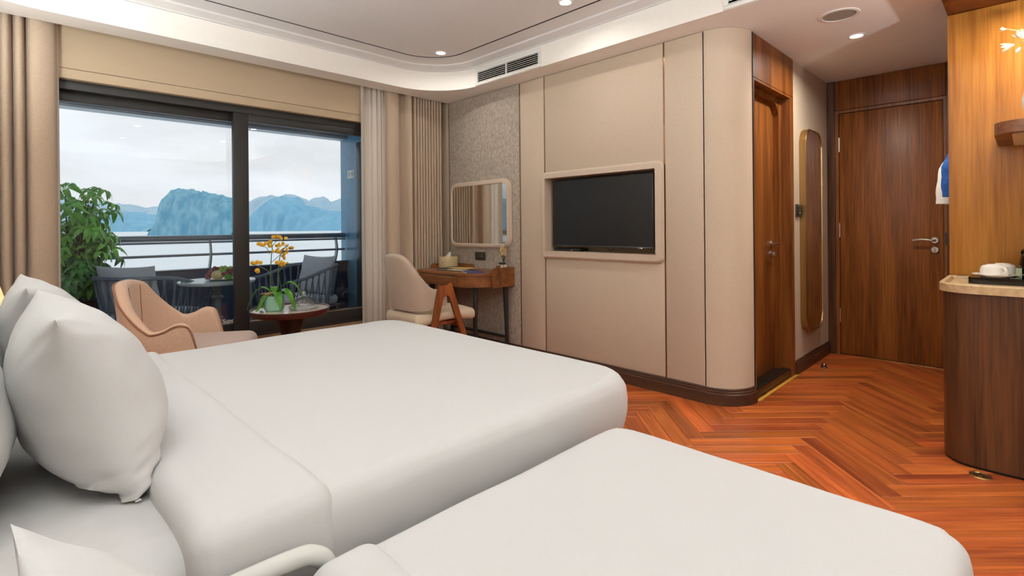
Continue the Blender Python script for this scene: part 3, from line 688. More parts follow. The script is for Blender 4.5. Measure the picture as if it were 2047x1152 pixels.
dv2 = link('duvet', b, linen, ang=80); tag(dv2, 'plain white duvet over the single bed in the foreground', 'duvet')
b = bm_(); soft_box(b, (0.385, 0.078, 0.055), (0.532, 0.950, ZB2 + 0.010), 0.045, (5, 22, 10), f_hem(0.06, ZB2, 0.2, 0.51, 6), open_bottom=True, k=7)
link('folded_top', b, linen, dv2, ang=80)

def pillow(label, mtx, Wd, Hd, T, seed, sag=0.22, n=40, group=None, wr=1.0, crumple=0.0):
    """u along the width, v along the height, +n the front; corners drawn out, edge seam pinched"""
    b = bm_()
    def P(u, v, s):
        pu = (1 - abs(u) ** 2.4); pv = (1 - abs(v) ** 2.4)
        t = (max(pu, 0) * max(pv, 0)) ** 0.55 * (1 - sag * v)
        x = u * Wd / 2 * (1 - 0.085 * (1 - v * v) * u * u); y = v * Hd / 2 * (1 - 0.085 * (1 - u * u) * v * v)
        z = s * T / 2 * t
        cd = min(1 - abs(u), 1 - abs(v))
        cr = (abs(u) * abs(v)) ** 2
        z += wr * 0.007 * mnoise.noise(Vector((u * 3.1 + seed, v * 3.1, s * 2))) * min(1, t * 3)
        z += wr * 0.010 * cr * mnoise.noise(Vector((math.atan2(v, u) * 9, seed, s))) * min(1, t * 4)
        cw = sstep(0.45, 0.95, -u) * sstep(0.45, 0.95, -v) * crumple
        z += cw * 0.026 * mnoise.noise(Vector((u * 9, v * 14, seed + s))); y += cw * 0.02 * mnoise.noise(Vector((u * 8, v * 6, seed + 3)))
        return mtx @ Vector((x, y, z))
    def ax(i): a = -1 + 2 * i / n; return math.copysign(1 - (1 - abs(a)) ** 1.35, a)
    g = {}
    for s in (1, -1):
        for i in range(n + 1):
            for j in range(n + 1):
                e = i in (0, n) or j in (0, n)
                if e and s == -1: g[(i, j, s)] = g[(i, j, 1)]; continue
                g[(i, j, s)] = b.verts.new(P(ax(i), ax(j), s))
        for i in range(n):
            for j in range(n):
                q = [g[(i, j, s)], g[(i + 1, j, s)], g[(i + 1, j + 1, s)], g[(i, j + 1, s)]]
                b.faces.new(q if s == 1 else q[::-1])
    o = link('pillow', b, linen, ang=70); return tag(o, label, 'pillow', group)
def basis(c, u, v):
    u = Vector(u).normalized(); v = Vector(v); v = (v - u * v.dot(u)).normalized(); n = u.cross(v)
    return Matrix(((u.x, v.x, n.x, c[0]), (u.y, v.y, n.y, c[1]), (u.z, v.z, n.z, c[2]), (0, 0, 0, 1)))
# front row (width along -Y..+Y, leaning back towards the headboard); normal = u x v
pillow('plump white pillow nearest the camera, standing in the front row', basis((0.140, 1.72, 0.770), (0, 1, 0), (-0.32, 0, 0.95)), 0.74, 0.43, 0.285, 1, n=60, crumple=1.0)
pillow('white pillow behind the plumpest one, in the front row toward the window', basis((0.110, 2.40, 0.778), (0.0, 1, 0), (-0.30, 0, 0.96)), 0.70, 0.43, 0.26, 4)
pillow('white pillow cut off by the left edge, back row nearer the camera', basis((-0.140, 1.66, 0.80), (0, 1, 0), (-0.30, 0, 0.95)), 0.76, 0.46, 0.27, 7)
pillow('white pillow mostly hidden, back row toward the window', basis((-0.11, 2.40, 0.800), (0, 1, 0), (-0.22, 0, 0.96)), 0.72, 0.46, 0.20, 11)
pillow('white pillow with one sharp corner at the lower left on the single bed', basis((0.150, 0.54, 0.665), (0, 1, 0), (-0.70, 0.0, 0.72)), 0.56, 0.42, 0.10, 15, 0.1)

# ------------------------------------------------------------------ upholstered shells
def sstep(a, b, x):
    t = min(max((x - a) / (b - a), 0), 1); return t * t * (3 - 2 * t)
def shell(bm, plan, zlo, ztop, th, lean, nt=48, round_n=6, nz=6, r_end=True):
    """closed upholstered band: plan(t)->(x,y), t in -1..1; zlo(t), ztop(t); lean(z) shifts along -x; th(t,f) thickness"""
    loops = []
    for i in range(nt + 1):
        t = -1 + 2 * i / nt; e = 1e-3
        x, y = plan(t); xa, ya = plan(max(t - e, -1)); xb, yb = plan(min(t + e, 1)); d = Vector((xb - xa, yb - ya, 0)).normalized(); n = Vector((d.y, -d.x, 0))
        a, c = zlo(t), ztop(t); lp = []
        def pt(z, off):
            k = lean(t, (z - a) / max(c - a, 1e-4)); return Vector((x - k, y, z)) + n * off
        w0 = th(t)
        for k in range(nz + 1): lp.append(pt(a + (c - a - w0) * k / nz, w0))
        for k in range(1, round_n): an = PI * k / round_n; lp.append(pt(c - w0 + w0 * math.sin(an), w0 * math.cos(an)))
        for k in range(nz + 1): lp.append(pt(c - w0 - (c - a - w0) * k / nz, -w0))
        loops.append(lp)
    return ring_strip(bm, loops, True, True, True)

# ------------------------------------------------------------------ armchair by the window
t = thing('armchair', 'rose beige velvet tub armchair with a rounded back, by the window', 'armchair', (0.675, 3.45, 0), math.radians(-26))
def pl_a(s):
    w, bk, rd, ln = 0.305, -0.165, 0.235, 0.15      # half-width, back x, depth of the curved back, straight arm
    a = abs(s)
    if a < 0.66:
        an = PI / 2 * (a / 0.66); x = bk + rd * (1 - math.cos(an)); y = w * math.sin(an)
    else:
        q = (a - 0.66) / 0.34; x = bk + rd + ln * q; y = w - 0.015 * q * q
    return x, math.copysign(y, s)
def zt_a(s):
    a = abs(s)
    bell = 0.870 - 0.05 * (a / 0.34) ** 2 if a < 0.34 else 0.820
    z = bell + (0.590 - bell) * sstep(0.20, 0.66, a)
    z += 0.068 * math.sin(PI * min(max((a - 0.56) / 0.44, 0), 1)) ** 1.0
    return z - 0.15 * sstep(0.84, 1.0, a) ** 1.6
b = bm_(); shell(b, pl_a, lambda s: 0.30, zt_a, lambda s: 0.026 + 0.006 * (1 - sstep(0.2, 0.6, abs(s))), lambda s, f: 0.055 * f * (1 - sstep(0.3, 0.75, abs(s))), nt=72)
link('backrest', b, velvet, t, world=False, ang=60)
b = bm_(); pip = []
for i in range(121):
    s = -1 + 2 * i / 120; x, y = pl_a(s); e = 1e-3; xb, yb = pl_a(min(s + e, 1)); xa, ya = pl_a(max(s - e, -1)); d = Vector((xb - xa, yb - ya, 0)).normalized(); n = Vector((d.y, -d.x, 0))
    w0 = 0.026 + 0.006 * (1 - sstep(0.2, 0.6, abs(s))); zz = zt_a(s) - w0 * 0.45
    pip.append(Vector((x - 0.055 * (1 - sstep(0.3, 0.75, abs(s))), y, zz)) - n * w0 * 0.93)
tube(b, pip, 0.0055, 6); link('piping', b, cloth_mat('velvet_piping', rgb(140, 98, 72), rgb(150, 108, 82), 0, 0.8, 300), t, world=False)
for s0 in (-0.115, 0.115):
    b = bm_(); pts = []
    for k in range(13):
        f = k / 12; s = s0 * (0.7 + 0.45 * f); x, y = pl_a(s); z = 0.50 + (zt_a(s) - 0.53) * f; fr = (z - 0.30) / (zt_a(s) - 0.30)
        xb, yb = pl_a(s + 1e-3); d = Vector((xb - x, yb - y, 0)).normalized(); w0 = 0.032
        pts.append((x - 0.055 * fr + d.y * w0, y - d.x * w0, z))
    tube(b, pts, 0.0028, 6); link('seam', b, cloth_mat('velvet_seam', rgb(128, 88, 62), rgb(138, 98, 72), 0, 0.8, 300), t, world=False)
def fs(q):
    q.z += 0.012 * math.cos(q.x * 3) * math.cos(q.y * 3) if q.z > 0.46 else 0; return q
b = bm_(); soft_box(b, (-0.22, -0.265, 0.36), (0.42, 0.265, 0.500), 0.055, (10, 8, 2), fs); link('seat_cushion', b, cloth_mat('mauve_velvet', rgb(176, 150, 136), rgb(188, 162, 148), 0, 0.7, 120, 0.06, sheen=0.35), t, world=False, ang=70)
b = bm_(); soft_box(b, (-0.22, -0.25, 0.27), (0.36, 0.25, 0.365), 0.02, (2, 2, 1)); link('seat_base', b, velvet, t, world=False)
for x in (-0.2, 0.30):
    for y in (-0.21, 0.21):
        b = bm_(); tube(b, [(x * 1.12, y * 1.1, 0), (x, y, 0.28)], [0.012, 0.02], 12); link('leg', b, walnut_dk, t, world=False)

# ------------------------------------------------------------------ round table, orchid, cloche
TX, TY, TZ = 1.50, 3.835, 0.552
t = thing('round_table', 'small round pedestal table with pale top and dark cone foot by the window', 'table', (TX, TY, 0))
b = bm_(); lathe(b, [(0, TZ - 0.012), (0.262, TZ - 0.012), (0.262, TZ), (0, TZ)], (TX, TY, 0), 48); link('tabletop', b, marble_top, t, ang=30)
b = bm_(); lathe(b, [(0.262, TZ - 0.012), (0.264, TZ + 0.006), (0.270, TZ + 0.009), (0.276, TZ + 0.006), (0.272, TZ - 0.016), (0.250, TZ - 0.038), (0.200, TZ - 0.046), (0, TZ - 0.046), (0, TZ - 0.012)], (TX, TY, 0), 56); link('rim', b, rose_wood, t)
b = bm_(); lathe(b, [(0, TZ - 0.046), (0.108, TZ - 0.046), (0.095, TZ - 0.075), (0.062, TZ - 0.20), (0.045, 0.20), (0.05, 0.06), (0.17, 0.018), (0.18, 0.0), (0, 0)], (TX, TY, 0), 40); link('pedestal', b, mat('dark_pedestal', rgb(38, 22, 20), 0.3), t)

OX, OY = TX - 0.11, TY + 0.015
orc = thing('orchid', 'yellow flowering moth orchid in a celadon pot on the round table', 'potted plant', (OX, OY, TZ))
cel = mat('celadon_glaze', rgb(150, 196, 170), 0.35)
b = bm_(); lathe(b, [(0, 0), (0.052, 0), (0.064, 0.010), (0.069, 0.035), (0.068, 0.080), (0.065, 0.112), (0.060, 0.112), (0.060, 0.095), (0, 0.095)], (OX, OY, TZ), 40); link('pot', b, cel, orc)
b = bm_(); lathe(b, [(0, 0.106), (0.03, 0.104), (0.0595, 0.097), (0, 0.094)], (OX, OY, TZ), 20); link('bark', b, noise_mat('bark', rgb(70, 46, 28), rgb(130, 92, 58), (80, 80, 80), 0.9, 0.8), orc)
leaf_m = noise_mat('orchid_leaf', rgb(60, 118, 32), rgb(92, 152, 46), (18, 18, 18), 0.3); leaf_m.node_tree.nodes['Principled BSDF'].inputs['Subsurface Weight'].default_value = 0.0
def strap_leaf(p0, az, L_, up, droop, wd, nseg=10, fold=0.25):
    b = bm_(); loops = []; d = Vector((math.cos(az), math.sin(az), 0)); sd = Vector((-d.y, d.x, 0))
    for k in range(nseg + 1):
        f = k / nseg
        c = Vector(p0) + d * L_ * (f - 0.16 * f * f) + Vector((0, 0, up * math.sin(PI * min(f * 0.9, 1)) - droop * f ** 2.2))
        c.z = max(c.z, TZ + 0.014)
        w_ = wd * (math.sin(PI * (0.08 + 0.90 * f)) ** 0.6) * (0.55 + 0.45 * sstep(0, 0.35, f))
        h = abs(w_) * fold
        loops.append([c - sd * w_ + Vector((0, 0, h)), c - sd * w_ * 0.5 + Vector((0, 0, h * 0.3)), c, c + sd * w_ * 0.5 + Vector((0, 0, h * 0.3)), c + sd * w_ + Vector((0, 0, h)), c + sd * w_ * 0.5 + Vector((0, 0, h * 0.3 - 0.003)), c - Vector((0, 0, 0.004)), c - sd * w_ * 0.5 + Vector((0, 0, h * 0.3 - 0.003))])
    ring_strip(b, loops, True, True, True); return link('leaf', b, leaf_m, orc, ang=60)
RT = math.atan2(rgt.y, rgt.x)
for da, L_, up, dr, wd in ((PI + 0.25, 0.215, 0.075, 0.13, 0.032), (PI - 0.5, 0.19, 0.03, 0.17, 0.030), (PI + 0.9, 0.16, 0.02, 0.18, 0.028), (0.2, 0.24, 0.10, 0.07, 0.034), (-0.35, 0.23, 0.06, 0.13, 0.032), (0.7, 0.20, 0.03, 0.06, 0.032), (-0.9, 0.19, 0.04, 0.10, 0.030), (2.0, 0.17, 0.06, 0.05, 0.03)):
    strap_leaf((OX, OY, TZ + 0.118), RT + da, L_, up, dr, wd)
stem_m = mat('orchid_stem', rgb(86, 112, 62), 0.5); fl_pet = noise_mat('orchid_petal', rgb(214, 160, 28), rgb(240, 198, 74), (60, 60, 60), 0.6)
fl_lip = mat('orchid_lip', rgb(206, 110, 60), 0.6); root_m = mat('orchid_root', rgb(200, 160, 110), 0.7)
# picture-plane layout of the sprays (u to the right of the pot centre, v above the table, w depth)
def op(u, v, w=0.0): return Vector((OX, OY, TZ)) + rgt * u + fwd * w + Vector((0, 0, v))
sp = [[(-0.028, 0.11), (-0.030, 0.25), (-0.024, 0.38), (-0.012, 0.46), (-0.022, 0.52)], [(-0.030, 0.27), (-0.06, 0.30), (-0.11, 0.325), (-0.145, 0.335)], [(-0.022, 0.41), (-0.045, 0.455), (-0.085, 0.475)],
      [(0.022, 0.11), (0.026, 0.25), (0.030, 0.33), (0.045, 0.40), (0.075, 0.45), (0.11, 0.47)], [(0.026, 0.27), (0.045, 0.30), (0.075, 0.325), (0.11, 0.33)], [(-0.012, 0.46), (0.02, 0.50), (0.06, 0.52), (0.10, 0.505)], [(-0.015, 0.35), (0.02, 0.385), (0.06, 0.42), (0.09, 0.43)]]
for k, s in enumerate(sp):
    b = bm_(); tube(b, smooth_path([op(u, v, 0.012 * math.sin(k * 2 + i)) for i, (u, v) in enumerate(s)], 6), 0.0032 if len(s) > 4 else 0.0022, 7); link('stem', b, stem_m, orc)
b = bm_()
for ang, ln, wd in ((PI / 2, 0.021, 0.011), (PI / 2 + 2.2, 0.020, 0.010), (PI / 2 - 2.2, 0.020, 0.010), (0.2, 0.023, 0.016), (PI - 0.2, 0.023, 0.016)):
    lo = []
    for k in range(6):
        f = k / 5; c = Vector((math.cos(ang) * ln * f, math.sin(ang) * ln * f, 0.004 * math.sin(PI * f) + 0.002)); s = Vector((-math.sin(ang), math.cos(ang), 0)) * wd * (math.sin(PI * (0.1 + 0.85 * f)) ** 0.7)
        lo.append([c - s, c + Vector((0, 0, 0.0025)), c + s, c - Vector((0, 0, 0.001))])
    ring_strip(b, lo, True, True, True)
bmesh.ops.recalc_face_normals(b, faces=b.faces[:]); fm = bpy.data.meshes.new('flower'); b.to_mesh(fm); b.free(); fm.materials.append(fl_pet)
b = bm_(); bmesh.ops.create_icosphere(b, subdivisions=1, radius=0.006, matrix=Matrix.Translation((0, -0.003, 0.006)) @ Matrix.Scale(0.8, 4, (1, 0, 0))); lm = bpy.data.meshes.new('flower_lip'); b.to_mesh(lm); b.free(); lm.materials.append(fl_lip)
toward = (-fwd + Vector((0, 0, 0.15))).normalized()
spots = [(-0.135, 0.345), (-0.158, 0.345), (-0.115, 0.352), (-0.10, 0.345), (-0.128, 0.292), (-0.118, 0.285), (-0.095, 0.485), (-0.075, 0.478), (-0.058, 0.487), (-0.034, 0.490), (-0.020, 0.500), (-0.022, 0.470),
         (-0.002, 0.53), (0.018, 0.535), (0.034, 0.54), (0.050, 0.535), (0.062, 0.520), (0.090, 0.525), (0.020, 0.470), (0.040, 0.482), (0.056, 0.468), (0.072, 0.485), (0.088, 0.470), (0.005, 0.432), (0.020, 0.440), (0.040, 0.425), (0.062, 0.44), (0.075, 0.41), (0.088, 0.425), (0.102, 0.445), (0.118, 0.455), (0.060, 0.395), (0.072, 0.38), (0.030, 0.350), (0.044, 0.335), (0.056, 0.352), (0.072, 0.345), (0.066, 0.33), (0.095, 0.345)]
for i, (u, v) in enumerate(spots):
    f = bpy.data.objects.new('flower', fm); COL.objects.link(f); f.parent = orc
    n = (toward + Vector((R_.uniform(-.7, .7), R_.uniform(-.7, .7), R_.uniform(-.5, .5)))).normalized()
    sc_ = R_.uniform(0.68, 0.92) * (1.0 if i not in (17, 38) else 0.6)
    f.matrix_basis = Matrix.Translation(op(u, v, R_.uniform(-0.02, 0.02)) - Vector((OX, OY, TZ))) @ n.to_track_quat('Z', 'Y').to_matrix().to_4x4() @ Matrix.Rotation(R_.uniform(-.4, .4), 4, 'Z') @ Matrix.Scale(sc_, 4)
    g = bpy.data.objects.new('flower_lip', lm); COL.objects.link(g); g.parent = f
for s in ([(-0.05, 0.118), (-0.02, 0.135), (0.02, 0.125), (0.045, 0.118)], [(0.03, 0.14), (0.05, 0.125), (0.042, 0.108), (0.02, 0.105), (-0.02, 0.10), (-0.045, 0.085)], [(-0.03, 0.128), (-0.075, 0.105), (-0.088, 0.07), (-0.072, 0.04), (-0.074, 0.02)], [(-0.09, 0.125), (-0.04, 0.13), (0.0, 0.115)], [(-0.03, 0.11), (0.0, 0.132), (0.03, 0.122)]):
    b = bm_(); tube(b, smooth_path([op(u, v, -0.035 if abs(u) < 0.06 else -0.02) for u, v in s], 5), 0.0032, 6); link('root', b, root_m, orc)

CX, CY = TX + 0.068, TY - 0.07
cl = thing('cake_dome', 'clear glass cloche with a ball knob on a ribbed glass plate', 'cloche', (CX, CY, TZ))
b = bm_(); lathe(b, [(0, 0.001), (0.088, 0.001), (0.098, 0.012), (0.103, 0.024), (0.098, 0.026), (0.090, 0.016), (0, 0.010)], (CX, CY, TZ), 48)
for v in b.verts:
    d = Vector((v.co.x - CX, v.co.y - CY, 0)); 
    if d.length > 0.08: v.co += d.normalized() * 0.0025 * (1 if (round(math.atan2(d.y, d.x) / (2 * PI / 48)) % 2) else -1)
rib_glass = glass_mat('ribbed_glass', (0.96, 0.97, 0.97, 1), 1.5, 1.2)
_o = [n for n in rib_glass.node_tree.nodes if n.type == 'OUTPUT_MATERIAL'][0]; _s = _o.inputs['Surface'].links[0].from_socket
_d = N(rib_glass, 'ShaderNodeBsdfDiffuse'); _d.inputs['Color'].default_value = (0.85, 0.87, 0.87, 1); _x = N(rib_glass, 'ShaderNodeMixShader'); _x.inputs['Fac'].default_value = 0.42
L(rib_glass, _s, _x.inputs[1]); L(rib_glass, _d.outputs['BSDF'], _x.inputs[2]); L(rib_glass, _x.outputs['Shader'], _o.inputs['Surface'])
link('plate', b, rib_glass, cl, ang=20)
dome = [(0.082 * math.cos(a) + 0.0, 0.027 + 0.072 * math.sin(a)) for a in [PI / 2 * k / 14 for k in range(15)]]
b = bm_(); lathe(b, dome + [(max(r - 0.003, 0), h - 0.003) for r, h in dome[::-1]], (CX, CY, TZ), 48, closed=True); link('dome', b, clear_glass, cl, ang=50)
b = bm_(); lathe(b, [(0, 0.098), (0.014, 0.099), (0.012, 0.104), (0.006, 0.107), (0.009, 0.112), (0.012, 0.120), (0.010, 0.128), (0.005, 0.1325), (0, 0.133)], (CX, CY, TZ), 20); link('knob', b, rib_glass, cl)
b = bm_(); lathe(b, [(0.080, 0.0265), (0.086, 0.0265), (0.086, 0.031), (0.080, 0.031)], (CX, CY, TZ), 48, closed=True); link('dome_rim', b, rib_glass, cl)

# ------------------------------------------------------------------ writing desk
DX0, DY0, DY1, DZ0, DZ1 = 2.745, 3.215, 4.075, 0.632, 0.752
desk = thing('writing_desk', 'walnut writing desk with rounded front corner and black legs under the mirror', 'desk', (2.97, 3.64, 0))
def desk_poly(g=0.0):
    r, rl = 0.24 - g, 0.06
    p = [(XT - 0.004, DY0 + g), (DX0 + 0.24, DY0 + g)] + [(DX0 + 0.24 + r * math.cos(a), DY0 + 0.24 + r * math.sin(a)) for a in [-PI / 2 - PI / 2 * k / 14 for k in range(15)]]
    p += [(DX0 + g + rl + rl * math.cos(a), DY1 - g - rl + rl * math.sin(a)) for a in [PI - PI / 2 * k / 6 for k in range(7)]] + [(XT - 0.004, DY1 - g)]
    return p
wal_top = wood('walnut_desk_top', rgb(104, 60, 32), rgb(158, 100, 56), 'Y', 0.35)
b = bm_(); prism(b, desk_poly(), DZ1 - 0.020, DZ1); link('top', b, wal_top, desk, ang=30)
b = bm_(); prism(b, desk_poly(0.012), DZ0, DZ1 - 0.0205); link('body', b, walnut_y, desk, ang=30)
for y0, y1 in ((3.462, 3.982),):
    b = bm_(); box(b, DX0 + 0.003, DX0 + 0.03, y0, y1, DZ0 + 0.006, DZ1 - 0.028, 0.002); drw = link('drawer', b, walnut_y, desk)
    b = bm_(); box(b, DX0 + 0.002, DX0 + 0.02, y0 + 0.02, y1 - 0.02, DZ1 - 0.0275, DZ1 - 0.0205); link('finger_groove', b, dark_void, drw, smooth=False)
def gallery(poly, h0, h1, axis, name='gallery'):
    b = bm_(); prism(b, poly, h0, h1, axis); return link(name, b, walnut_y, desk, ang=30)
def rr2(a0, a1, z0, z1, ra, rb):
    """upright plate with rounded upper corner(s)"""
    p = [(a0, z0), (a1, z0)]
    p += [(a1 - rb + rb * math.cos(an), z1 - rb + rb * math.sin(an)) for an in [PI / 2 * k / 6 for k in range(7)]] if rb else [(a1, z1)]
    p += [(a0 + ra + ra * math.cos(an), z1 - ra + ra * math.sin(an)) for an in [PI / 2 + PI / 2 * k / 6 for k in range(7)]] if ra else [(a0, z1)]
    return p
gallery(rr2(2.945, XT - 0.004, DZ0 - 0.008, 0.792, 0.028, 0), DY0 - 0.016, DY0 + 0.0, 'Y', 'side_panel')
gallery(rr2(2.945, XT - 0.004, DZ0 - 0.008, 0.792, 0.028, 0), DY1 + 0.0, DY1 + 0.016, 'Y', 'side_panel')
gallery(rr2(3.216, 3.43, DZ1, 0.790, 0.0, 0.03), XT - 0.020, XT - 0.004, 'X', 'back_rail')
gallery(rr2(3.74, 4.075, DZ1, 0.790, 0.03, 0.0), XT - 0.020, XT - 0.004, 'X', 'back_rail')
for (x, y, xb, yb) in ((2.865, 3.335, 2.85, 3.325), (3.155, 3.265, 3.165, 3.255), (2.865, 3.955, 2.85, 3.965), (3.155, 4.025, 3.165, 4.035)):
    b = bm_(); tube(b, [(xb, yb, 0.0), (x, y, DZ0 + 0.002)], [0.014, 0.024], 16); link('leg', b, black_metal, desk)
for pts in (((2.853, 3.33, 0.12), (3.163, 3.257, 0.12)), ((2.853, 3.96, 0.12), (3.163, 4.033, 0.12)), ((3.163, 3.257, 0.17), (3.163, 4.033, 0.17)), ((2.853, 3.33, 0.10), (2.853, 3.96, 0.10))):
    b = bm_(); tube(b, pts, 0.014, 8); link('stretcher', b, black_metal, desk)

# ------------------------------------------------------------------ desk chair
dc = thing('desk_chair', 'upholstered desk chair with wooden A-shaped side legs tucked at the desk', 'chair', (2.445, 3.46, 0), math.radians(-2))
def pl_d(s):
    a = abs(s); w = 0.212
    if a < 0.5:
        an = PI / 2 * (a / 0.5); x = -0.225 + 0.10 * (1 - math.cos(an)); y = w * math.sin(an) ** 1.0
    else:
        q = (a - 0.5) / 0.5; x = -0.125 + 0.158 * q; y = w + 0.015 * q
    return x, math.copysign(y, s)
def zt_d(s):
    a = abs(s); top = 0.945 - 0.05 * (a / 0.4) ** 2
    return top + (0.665 - top) * sstep(0.14, 0.74, a)
b = bm_(); shell(b, pl_d, lambda s: 0.505 + 0.03 * sstep(0.3, 1, abs(s)), zt_d, lambda s: 0.030 - 0.010 * sstep(0.4, 1, abs(s)), lambda s, f: 0.075 * f * (1 - sstep(0.15, 0.8, abs(s))), nt=64)
link('backrest', b, chair_cloth, dc, world=False, ang=60)
def fseat(q):
    if q.z > 0.43: q.z += 0.014 * math.cos(q.y * 6) * (1 if q.z > 0.46 else 0.5)
    q.z += 0.018 * math.sin((q.x + 0.1) * 9) * (1 if abs(q.y) > 0.1 else 0.4) if q.z < 0.44 else 0
    return q
b = bm_(); soft_box(b, (-0.245, -0.238, 0.395), (0.335, 0.238, 0.475), 0.038, (10, 8, 2), fseat); link('seat', b, seat_cloth, dc, world=False, ang=70)
b = bm_(); box(b, -0.17, 0.22, -0.20, 0.20, 0.375, 0.402, 0.008); link('seat_frame', b, teak, dc, world=False)
for sy in (-1, 1):
    def cyl(x, z): return (x, z)
    ap = [(-0.055, 0.700), (-0.02, 0.690), (0.02, 0.690), (0.055, 0.705)]
    outl = [(-0.205, 0.0), (-0.060, 0.700), (-0.02, 0.690), (0.022, 0.692), (0.060, 0.708), (0.300, 0.0), (0.258, 0.0), (0.052, 0.580), (0.030, 0.615), (0.006, 0.622), (-0.018, 0.610), (-0.034, 0.575), (-0.163, 0.0)]
    b = bm_(); y0 = sy * 0.262; prism(b, outl, y0 - 0.014, y0 + 0.014, 'Y')
    es = [e for e in b.edges if abs(e.verts[0].co.y - e.verts[1].co.y) < 1e-6]
    bmesh.ops.bevel(b, geom=es, offset=0.004, segments=2, affect='EDGES'); link('side_leg', b, teak, dc, world=False, ang=40)
for x, z in ((-0.115, 0.36), (0.170, 0.36)):
    b = bm_(); tube(b, [(x, -0.262, z), (x, 0.262, z)], 0.014, 10); link('crossbar', b, teak, dc, world=False)

# ------------------------------------------------------------------ things on the desk
def block(name, label, cat, c, size, rot, m, bev=0.002, group=None):
    b = bm_(); box(b, -size[0] / 2, size[0] / 2, -size[1] / 2, size[1] / 2, 0, size[2], bev)
    o = link(name, b, m, world=False); o.location = c; o.rotation_euler = (0, 0, rot); return tag(o, label, cat, group)
DT = DZ1 + 0.0005
tis = thing('tissue_box', 'beige square tissue box with a white tissue poking out, on the desk', 'tissue box', (3.100, 4.010, DT), math.radians(1))
b = bm_(); box(b, -0.073, 0.073, -0.057, 0.057, 0, 0.105, 0.002); link('box', b, noise_mat('beige_leatherette', rgb(206, 186, 140), rgb(212, 192, 146), (300, 300, 300), 0.6, 0.05), tis, world=False)
b = bm_(); lp = []
for k in range(6):
    f = k / 5; lp.append([Vector((math.cos(a) * 0.030 * (1 - f * 0.8) + 0.012 * f, math.sin(a) * 0.034 * (1 - f * 0.75) - 0.015 * f, 0.105 + 0.042 * f + 0.006 * math.sin(a * 3) * f)) for a in [2 * PI * i / 14 for i in range(14)]])
ring_strip(b, lp, True, True, True); link('tissue', b, linen, tis, world=False)
emb = mat('emblem_tan', rgb(168, 140, 96), 0.5)
b = bm_(); n = 18
tube(b, [(-0.0736, 0.0 + 0.011 * math.cos(a), 0.052 + 0.009 * math.sin(a)) for a in [PI * (0.15 + 1.7 * i / n) + PI / 2 for i in range(n + 1)]], 0.0008, 5)
prism(b, [(0.0, 0.047), (0.007, 0.047), (0.0, 0.060)], -0.0738, -0.0728, 'X'); prism(b, [(-0.001, 0.047), (-0.006, 0.047), (-0.001, 0.057)], -0.0738, -0.0728, 'X'); link('emblem', b, emb, tis, world=False)
fold_m = mat('dark_folder', rgb(44, 42, 46), 0.5); gold_card = mat('gold_card', rgb(214, 176, 100), 0.45); paper = mat('paper_cream', rgb(222, 208, 184), 0.7); navy_m = mat('navy_cover', rgb(66, 62, 104), 0.5)
fd = thing('menu_folder', 'open dark menu folder with cream pages, under the gold sleeve on the desk', 'folder', (2.965, 3.715, DT), math.radians(8))
b = bm_(); box(b, -0.105, 0.105, -0.155, 0.155, 0.0, 0.004, 0.001); link('cover', b, fold_m, fd, world=False)
b = bm_(); box(b, -0.100, 0.100, -0.150, 0.150, 0.0042, 0.009); link('pages', b, paper, fd, world=False, smooth=False)
b = bm_(); box(b, -0.103, 0.100, 0.02, 0.153, 0.0092, 0.0135, 0.001); link('flap', b, fold_m, fd, world=False)
block('card_sleeve', 'gold card sleeve lying on the dark menu folder', 'card sleeve', (2.985, 3.665, DT + 0.0142), (0.10, 0.235, 0.007), math.radians(14), gold_card)
block('booklet', 'dark navy booklet lying flat near the right end of the desk', 'booklet', (2.90, 3.405, DT), (0.15, 0.24, 0.006), math.radians(-28), navy_m)
block('leaflet', 'cream leaflet sticking out beside the navy booklet on the desk', 'leaflet', (2.842, 3.425, DT), (0.045, 0.20, 0.003), math.radians(-28), paper)
pen = thing('pen', 'dark pen with silver clip on the folders beside the tissue box', 'pen', (2.985, 3.77, DT + 0.0225))
b = bm_(); tube(b, [(2.945, 3.825, DT + 0.0185), (3.015, 3.715, DT + 0.0260)], 0.0045, 10); link('barrel', b, mat('pen_navy', rgb(30, 28, 60), 0.3), pen)
b = bm_(); tube(b, [(3.014, 3.717, DT + 0.0305), (2.995, 3.747, DT + 0.0290)], 0.0018, 6); link('clip', b, chrome, pen)

df = thing('reed_diffuser', 'small cream bottle with dried flowers and dark bow at the desk end', 'diffuser', (3.135, 3.262, DT))
b = bm_(); box(b, 3.113, 3.157, 3.240, 3.284, DT, DT + 0.058, 0.004); link('bottle', b, mat('cream_label', rgb(222, 208, 182), 0.4), df)
b = bm_(); box(b, 3.1122, 3.1135, 3.258, 3.268, DT + 0.022, DT + 0.032); link('label_mark', b, black_metal, df, smooth=False)
b = bm_(); lathe(b, [(0, 0.058), (0.013, 0.058), (0.011, 0.072), (0.008, 0.080), (0, 0.080)], (3.135, 3.262, DT), 16); link('neck', b, black_metal, df)
bow = mat('black_ribbon', rgb(28, 22, 26), 0.4)
b = bm_()
for sg in (-1, 1):
    tube(b, smooth_path([(3.122, 3.262, DT + 0.070), (3.118, 3.262 + sg * 0.028, DT + 0.078), (3.118, 3.262 + sg * 0.040, DT + 0.066), (3.122, 3.262, DT + 0.068)], 5), 0.0045, 6)
    tube(b, smooth_path([(3.120, 3.262, DT + 0.068), (3.112, 3.262 + sg * 0.018, DT + 0.050), (3.110, 3.262 + sg * 0.020, DT + 0.038)], 4), 0.003, 5)
link('bow', b, bow, df)
dry = noise_mat('dried_flower', rgb(186, 150, 88), rgb(224, 204, 152), (90, 90, 90), 0.9, 0.6)
